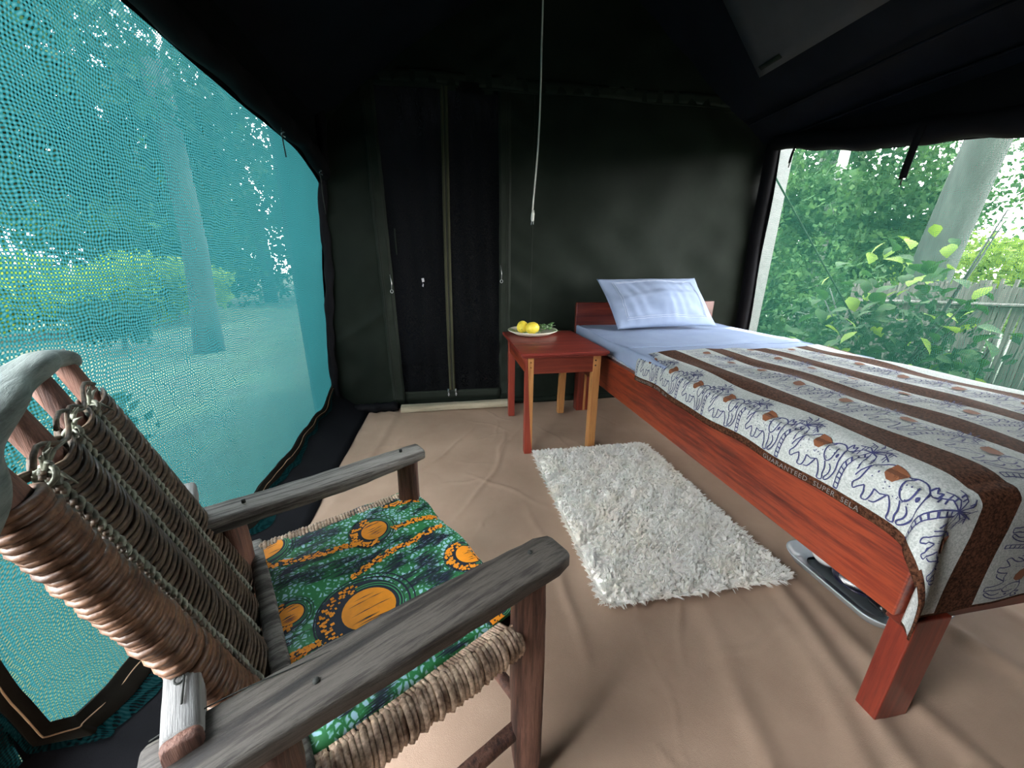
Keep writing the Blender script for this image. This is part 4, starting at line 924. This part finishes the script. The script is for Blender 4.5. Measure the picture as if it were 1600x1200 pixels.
# seat cushion cloth
cu_ = thing('seat_cushion', 'green wax print seat cushion with orange suns on the armchair', 'cushion', tuple(C(.16, -.58, .37)))
cw = Wave(81, 8, 10)
def K(f, l, off=0.0):
    ff = min(max(f, .0), .338); df = max(0, f-.338)
    z = .392 - .012*math.sin(math.pi*min(max((l+.83)/.46, 0), 1))*math.sin(math.pi*min(max((f+.02)/.37, 0), 1)) + .0015*cw(f*3, l*3)
    ef = min(ff, 1)/.02; z -= .008*math.exp(-ef*1.2)
    z -= .010*math.exp(-(.338-ff)/.014) + .010*math.exp(-(l+.828)/.010) + .012*math.exp(-(-.372-l)/.012)
    if df > 0: k = min(1, df/.02); return tuple(C(.338+.008*math.sin(k*1.57)+off+.004*math.sin(l*40), l, z-max(0, df-.008)-.0))
    return tuple(C(ff, l, z+off))
mb = grid(MB(), lambda u, v: K(-.0+.415*u, -.828+.456*v), 70, 70); o = mb.build('printed_cloth', M['kitenge'], cu_); nz_ = o.data.polygons[2000].normal.z; solid(o, .010, -1 if nz_ > 0 else 1)
def clampK(f, l, off): return K(max(f, .001), min(max(l, -.826), -.374), off)
def disc(mb, c, r0_, r1_, a0=0, a1=6.2832, n=30, off=.0012, ecc=0):
    vs = []; m_ = max(1, int((r1_-r0_)/.004))
    for i in range(n+1):
        a_ = a0+(a1-a0)*i/n
        for k in range(m_+1): r_ = r0_+(r1_-r0_)*k/m_; vs.append(clampK(c[0]+r_*math.cos(a_), c[1]+r_*math.sin(a_), off))
    mb.add(vs, [(i*(m_+1)+k, i*(m_+1)+k+1, (i+1)*(m_+1)+k+1, (i+1)*(m_+1)+k) for i in range(n) for k in range(m_)])
suns = [((.205, -.722), .027), ((.012, -.797), .030), ((.020, -.600), .020), ((.128, -.535), .044), ((.328, -.530), .026), ((.30, -.40), .02)]
gk = random.Random(9)
for (c, r_) in suns:
    mb = MB(); disc(mb, (c[0]-r_*.28, c[1]), .001, r_*1.62, off=.0008); disc(mb, (c[0]-r_*.16, c[1]), r_*1.66, r_*1.74, off=.0008); disc(mb, (c[0]-r_*.10, c[1]), r_*1.82, r_*1.88, off=.0008)
    so = mb.build('sun_print', M['bluegreen'], cu_, False)
    mb = MB(); disc(mb, c, .0005, r_, off=.0016); mb.build('sun_disc', M['orange'], so, False)
    mb = MB()
    for rr_ in (1.12, 1.24):
        disc(mb, (c[0]+r_*.02, c[1]), r_*rr_, r_*(rr_+.05), -1.7, 1.7, 24, .0013)
    mb.build('sun_ring', M['ltgreen'], so, False)
    mb = MB()
    for _ in range(100):
        a_ = gk.uniform(1.5, 4.8); q_ = gk.uniform(1.15, 1.72); cx, cy = c[0]-r_*.20+r_*q_*math.cos(a_)*.98, c[1]+r_*q_*math.sin(a_)*.92
        if math.hypot(cx-c[0], cy-c[1]) < r_*1.12 or math.hypot(cx-(c[0]-r_*.28), cy-c[1]) > r_*1.55: continue
        s_ = gk.uniform(.0015, .003); poly(mb, clampK, [(cx-s_, cy-s_*.8), (cx+s_, cy-s_), (cx+s_*1.1, cy+s_*.8), (cx-s_*.8, cy+s_)], .0018)
    mb.build('sun_fleck', M['orange'], so, False)
    mb = MB()
    for _ in range(9):
        yy = c[1]+gk.uniform(-.8, .8)*r_; xx = c[0]+gk.uniform(-.3, .5)*r_; L = gk.uniform(.3, .6)*r_
        poly(mb, clampK, [(xx-L, yy), (xx, yy+.0009), (xx+L, yy), (xx, yy-.0009)], .0020)
    mb.build('sun_streak', M['bluegreen'], so, False)
bands = [[(.0, -.745), (.06, -.725), (.12, -.712), (.17, -.705)], [(.13, -.625), (.20, -.640), (.27, -.640), (.335, -.640)], [(.0, -.43), (.08, -.418), (.16, -.405), (.25, -.40)], [(.25, -.785), (.335, -.755)], [(.0, -.52), (.05, -.515)], [(.24, -.70), (.30, -.69), (.338, -.675)]]
for bd in bands:
    mb = MB(); P_ = []
    for i in range(len(bd)-1):
        for k in range(10): P_.append(lerp(bd[i], bd[i+1], k/10))
    stroke(mb, clampK, P_, .013, .0010, 1); bo = mb.build('band_print', M['bluegreen'], cu_, False)
    mb = MB()
    for p_ in P_:
        for _ in range(5):
            cx, cy = p_[0]+gk.uniform(-.004, .004), p_[1]+gk.uniform(-.0075, .0075); s_ = gk.uniform(.0016, .0035)
            poly(mb, clampK, [(cx-s_, cy-s_*.7), (cx+s_*.8, cy-s_*.8), (cx+s_, cy+s_*.6), (cx-s_*.7, cy+s_*.8)], .0016)
    mb.build('band_fleck', M['orange'], bo, False)
n_st = 0
while n_st < 100:
    f, l = gk.uniform(.0, .40), gk.uniform(-.82, -.38)
    if any(math.hypot(f-c[0]+.01, l-c[1]) < r_*1.9+.01 for c, r_ in suns): continue
    mb = MB()
    for k in range(gk.randint(4, 9)):
        yy = l+k*.0028-.010; xx = f+gk.uniform(-.012, .012); L = gk.uniform(.012, .036)
        poly(mb, clampK, [(xx-L, yy), (xx, yy+.0013), (xx+L, yy), (xx, yy-.0013)], .0012)
    mb.build('streak_print', M['bluegreen'], cu_, False); n_st += 1

# ------------------------------------------------------------------ outside
mb = grid(MB(), lambda u, v: ((lambda x, y: (x, y, -.10 if -1.6 < x < 2.6 else (-.10-.12*(min(x, 7)-2.6) if x >= 2.6 else -.10+.10*(x+1.6)*.0-.02*abs(x+1.6))))(-40+100*u, -16+70*v)), 250, 60)
gd = mb.build('ground', M['lawn'], None, True, 'structure')
def gz(x): return -.10 if -1.6 < x < 2.6 else (-.10-.12*(min(x, 7)-2.6) if x >= 2.6 else -.10-.02*abs(x+1.6))
mb = fbox(-.84, 2.8, -2.6, 4.0, -.09, -.012); mb.build('floor_deck', M['soil'], None, False, 'structure')
def leaves(c, rad, n, size, seed, hollow=.35, squash=None):
    g_ = np.random.default_rng(seed); d = g_.normal(size=(n, 3)); d /= np.linalg.norm(d, axis=1)[:, None]
    r_ = g_.uniform(hollow, 1, n)**.5; lump = 1+.22*np.sin(d[:, 0]*5+seed)+.18*np.sin(d[:, 1]*7+seed*2)+.15*np.sin(d[:, 2]*6+seed*3)
    p = np.array(c)+d*np.array(rad)*(r_*lump)[:, None]
    a_ = g_.normal(size=(n, 3)); a_[:, 2] -= .6; a_ /= np.linalg.norm(a_, axis=1)[:, None]; b_ = np.cross(a_, g_.normal(size=(n, 3))); b_ /= np.linalg.norm(b_, axis=1)[:, None]
    L = (size*g_.uniform(.6, 1.4, n))[:, None]; W_ = L*.26; nn_ = np.cross(a_, b_)
    V = np.stack([p-a_*L*.5, p+b_*W_-a_*L*.05+nn_*L*.06, p+a_*L*.5, p-b_*W_-a_*L*.05+nn_*L*.06], 1).reshape(-1, 3); i4 = np.arange(n)*4
    return V, np.concatenate([np.stack([i4, i4+1, i4+2], 1), np.stack([i4, i4+2, i4+3], 1)])
def plant(name, label, cat, base, blobs, mat, n, size, seed, trunk=None, tmat='bark', group=None):
    th = thing(name, label, cat, base, group); Vs, Fs, k = [], [], 0
    for i, (c, rad) in enumerate(blobs):
        V, F_ = leaves(c, rad, n, size, seed+i*7); Vs.append(V); Fs.append(F_+k); k += len(V)
    big('foliage', np.concatenate(Vs), np.concatenate(Fs), M[mat], th, 'stuff')
    mb = MB()
    if trunk: 
        pts, rads = trunk; loft(mb, pts, [(r_, r_) for r_ in rads], (0, 1, 0), 14, 2, .05); mb.build('trunk', M[tmat], th)
    else:
        for (c, rad) in blobs: tube(mb, [(base[0], base[1], base[2]), ((base[0]+c[0])/2+.05, (base[1]+c[1])/2, (base[2]+c[2])/2), c], [.03, .02, .008], 6)
        mb.build('stem', M['bark'], th)
    return th
# right side -----
pt = thing('concrete_post', 'pale grey concrete post outside the net window near the tent corner', 'post', (2.62, 2.98, -.1))
mb = MB().add([(2.56, 2.86, -.1), (2.68, 2.86, -.1), (2.68, 3.02, -.1), (2.56, 3.02, -.1), (2.56, 2.86, 1.95), (2.68, 2.86, 1.95), (2.68, 3.02, 1.95), (2.56, 3.02, 1.95)], BF); bevel(mb.build('shaft', M['concrete'], pt, False), .006)
bevel(fbox(2.53, 2.71, 2.83, 3.05, 1.9505, 2.0).build('cap', M['concrete'], pt, False), .006)
gy = thing('guy_rope', 'thin dark green guy rope slanting down outside the net window', 'rope', (2.3, 2.5, 1.6))
mb = MB(); tube(mb, line((2.25, 2.56, 1.58), (3.95, 2.48, -.22), 12), .006, 6); mb.build('rope', M['leafd'], gy)
mb = MB(); tube(mb, [(2.25+.02*math.cos(a_), 2.56, 1.60+.03*math.sin(a_)) for a_ in np.linspace(0, 6.28, 14)], .006, 6); mb.build('loop', M['leafd'], gy)
def fence(name, label, p0, p1, top0, top1, n, seed, poles):
    th = thing(name, label, 'fence', (p0[0], p0[1], -.6)); g_ = random.Random(seed); mb = MB()
    for i in range(n):
        u = i/(n-1)+g_.uniform(-.4, .4)/n; x, y = lerp(p0, p1, u); zt = top0+(top1-top0)*u+g_.uniform(-.05, .03); dx = g_.uniform(-.03, .05); o_ = g_.uniform(-.02, .02)
        tube(mb, [(x+o_, y+dx, gz(x)-.05), (x+o_*.5, y+dx*.3+.03*math.sin(i), (zt+gz(x))/2), (x, y, zt)], g_.uniform(.009, .014), 4, False)
    mb.build('reeds', M['reed'], th, False, 'stuff')
    for dz in poles:
        mb = MB(); tube(mb, [(lerp(p0, p1, u)[0]-.035, lerp(p0, p1, u)[1], top0+(top1-top0)*u-dz+.008*math.sin(9*u)) for u in np.linspace(0, 1, 14)], .016, 8); mb.build('pole', M['reed'], th)
    for u in (.12, .5, .88):
        x, y = lerp(p0, p1, u); mb = MB(); tube(mb, [(x+.04, y, gz(x)-.1), (x+.04, y, top0+(top1-top0)*u-.05)], .03, 8); mb.build('fence_post', M['bark'], th)
fence('reed_fence', 'reed fence with a cross pole standing tallest behind the vine shrub', (4.1, .2), (4.0, 3.2), .98, .78, 300, 3, (.16, .8))
fence('reed_fence', 'low reed fence farther off beyond the pale post', (5.2, 3.6), (5.6, 6.4), .28, -.02, 240, 4, (.03, .5))
# vine shrub with large leaves, each leaf a part
vs_ = thing('vine_shrub', 'broad leaved green vine shrub climbing in front of the reed fence', 'shrub', (3.35, 2.4, -.2))
mb = MB(); lp = leafmesh; leafmesh(mb, (0, 0, 0), (1, 0, 0), (0, 0, 1), .12, .085); lm = bpy.data.meshes.new('leaf'); lm.from_pydata([tuple(v_) for v_ in mb.v], [], mb.f); lm.materials.append(M['leaf']); lm.shade_smooth()
lm2 = lm.copy(); lm2.materials.clear(); lm2.materials.append(M['leafy'])
gl = random.Random(15)
for k in range(10):
    a_ = gl.uniform(0, 6.28); top = (3.35+.25*math.cos(a_), 2.4+.5*math.sin(a_), gl.uniform(.5, 1.3)); mb = MB()
    tube(mb, [(3.4, 2.4, -.22), (3.4+.12*math.cos(a_), 2.4+.25*math.sin(a_), .3), top], [.014, .010, .004], 6); mb.build('stem', M['bark'], vs_)
for k in range(290):
    while True:
        x, y, z = gl.uniform(2.95, 3.75), gl.uniform(1.55, 3.15), gl.uniform(-.25, 1.35)
        q_ = ((x-3.35)/.4)**2+((y-2.4)/(.75-.28*max(0, z-.3)))**2+((z-.45)/.85)**2
        if .25 < q_ < 1: break
    o = bpy.data.objects.new('leaf', lm if gl.random() < .75 else lm2); COL.objects.link(o); o.parent = vs_; o.location = (x-3.35, y-2.4, z+.2)
    o.rotation_euler = (gl.uniform(-.7, .7), gl.uniform(.1, 1.0), gl.uniform(0, 6.28)); s_ = gl.uniform(.6, 1.25); o.scale = (s_, s_, s_)
V, F_ = leaves((3.45, 2.45, .2), (.33, .62, .55), 2600, .06, 77); big('foliage', V, F_, M['leafd'], vs_, 'stuff')
plant('bush', 'dense leafy green bush behind the pale post', 'bush', (4.6, 4.1, -.4), [((4.5, 4.2, .35), (.7, .8, .75)), ((4.9, 3.4, .20), (.6, .6, .5)), ((4.4, 4.9, .6), (.6, .6, .9))], 'leaf', 5200, .075, 101)
plant('bush', 'sunlit yellow green bush showing above the reed fence', 'bush', (8.0, 3.2, -.7), [((8.2, 3.2, .7), (1.2, 1.3, .75)), ((8.6, 5.0, .7), (1.3, 1.3, .8)), ((8.2, 1.6, .8), (1.2, 1.2, .7))], 'leafy', 7000, .10, 131)
plant('tree', 'tall tree with a thick leaning trunk against the sky', 'tree', (5.75, 3.42, -.5), [((6.4, 5.4, 3.2), (1.2, 1.3, .6)), ((5.6, 2.0, 3.6), (1.3, 1.1, .7)), ((6.0, 3.8, 4.6), (2.0, 2.0, .8))], 'leafd', 2600, .11, 151,
      ([(5.75, 3.85, -.55), (5.72, 3.78, .4), (5.68, 3.70, 1.2), (5.6, 3.57, 2.2), (5.6, 3.48, 3.2), (5.7, 3.5, 4.4)], [.23, .20, .185, .175, .17, .13]))
plant('tree', 'mid height tree with pale trunk and hanging green leaves', 'tree', (6.6, 6.2, -.6), [((6.2, 6.6, 2.3), (1.3, 1.5, 1.2)), ((6.4, 5.0, 1.6), (1.0, 1.0, .9)), ((6.8, 7.6, 1.6), (1.3, 1.3, 1.6))], 'leaf', 6500, .10, 171,
      ([(6.5, 6.0, -.6), (6.5, 6.05, 1), (6.45, 6.1, 3), (6.4, 6.1, 4)], [.20, .18, .16, .10]), 'barkp')
plant('tree', 'slim tree with drooping sprays near the window strap', 'tree', (5.4, 4.9, -.5), [((5.3, 5.6, 2.0), (.9, 1.0, .55)), ((5.2, 5.0, 1.75), (.8, .7, .35)), ((5.5, 5.0, 1.2), (.7, .6, .4))], 'leaf', 3600, .085, 191,
      ([(5.4, 5.0, -.5), (5.4, 4.95, 1), (5.38, 4.9, 2.5)], [.10, .085, .06]), 'barkp')
plant('tree', 'far tree filling the sky gap beside the thick trunk', 'tree', (9.5, 3.0, -.9), [((9.5, 2.6, 3.6), (1.3, 1.8, .6)), ((10.0, 6.4, 2.6), (1.4, 1.4, 1.0)), ((10.5, 8.0, 2.8), (1.6, 2.2, 2.0)), ((9.6, 3.0, 2.3), (1.0, 1.2, .35))], 'leaf', 1300, .12, 211,
      ([(9.5, 2.3, -.9), (9.5, 2.2, 1), (9.4, 2.2, 4)], [.18, .16, .1]))
for k, (x, y) in enumerate(((12.5, 14), (14, 10.5), (16, 4.0), (16.5, -1))):
    plant('hedge', ('far green hedge mass beyond the bush and pale post', 'far green hedge mass between the two trunks', 'far green hedge mass past the thick trunk', 'far green hedge mass at the edge of the view')[k], 'hedge', (x, y, -1.3), [((x, y, .6), (2.0, 2.6, 1.9 if k < 2 else .9)), ((x+.5, y+1.2, 1.3 if k < 2 else .7), (2, 1.6, 1.6 if k < 2 else .7))], 'leaf', 4500, .2, 231+k*9)
# left side -----
plant('tree', 'broad leafy tree at the lawn edge closest to the tent corner', 'tree', (-5.2, 12.5, -.3), [((-5.4, 12.5, 2.4), (2.4, 2.2, 2.2)), ((-3.4, 13.5, 2.6), (1.8, 2, 2.2)), ((-8, 11, 2.6), (2.2, 2, 1.6))], 'leaf', 5000, .2, 291,
      ([(-5.2, 12.5, -.3), (-5.2, 12.5, 1.5), (-5.3, 12.5, 3)], [.2, .17, .1]))
plant('tree', 'tree trunk standing on the lawn beyond the teal net', 'tree', (-3.0, 5.35, -.2), [((-3.2, 5.2, 3.0), (1.6, 1.8, .8)), ((-4.0, 6.8, 2.6), (1.5, 1.5, 1.0))], 'leafd', 5000, .12, 301,
      ([(-3.0, 5.2, -.2), (-3.0, 5.3, .4), (-3.0, 5.42, 1.2), (-3.0, 5.45, 3)], [.17, .14, .13, .12]))
plant('tree', 'leafy tree crown with sky gaps high behind the teal net', 'tree', (-4.5, 3.2, -.2), [((-4.0, 4.4, 3.1), (1.1, 1.2, .7)), ((-4.6, 2.4, 2.3), (1.3, 1.2, .9)), ((-3.8, 1.0, 2.6), (1.2, 1.0, .6)), ((-4.6, 5.6, 2.2), (1.0, 1.0, .7))], 'leafd', 2600, .13, 321,
      ([(-4.6, 2.6, -.2), (-4.6, 2.6, 1), (-4.4, 2.9, 3)], [.16, .14, .1]))
plant('bush', 'sunny yellow green bush beside the trunk beyond the teal net', 'bush', (-5.5, 8.2, -.3), [((-5.5, 8.4, .5), (1.3, 1.3, .55)), ((-6.5, 6.8, .5), (1.3, 1.2, .5))], 'leafy', 5200, .12, 341)
plant('bush', 'dark rounded bush low beyond the teal net near the camera', 'bush', (-2.6, 2.2, -.15), [((-2.5, 1.6, .20), (.7, .9, .6)), ((-2.5, .5, .35), (.7, .8, .8))], 'leafd', 5200, .075, 361)
plant('bush', 'small dark green bush between the two sunny lawn patches', 'bush', (-4.2, 5.6, -.2), [((-4.2, 5.5, .25), (.35, .35, .28))], 'leafd', 1800, .07, 381)
for k, (x, y) in enumerate(((-14, 3), (-13, 10), (-10, 17), (-5, 22))):
    plant('hedge', ('far hedge across the lawn opposite the chair', 'far hedge across the lawn behind the yellow bush', 'far hedge across the lawn towards the tent corner', 'far hedge straight past the tent corner')[k], 'hedge', (x, y, -.4), [((x, y, 1.3), (2, 4, 2.4)), ((x-.5, y+2, 2.8), (2, 2.8, 1.8))], 'leaf', 9000, .28, 401+k*9)
plant('hedge', 'hedge beyond the closed tent front behind the camera', 'hedge', (1, -9, -.2), [((1, -9, .8), (5, 1.5, 1.4))], 'leaf', 4000, .2, 451)
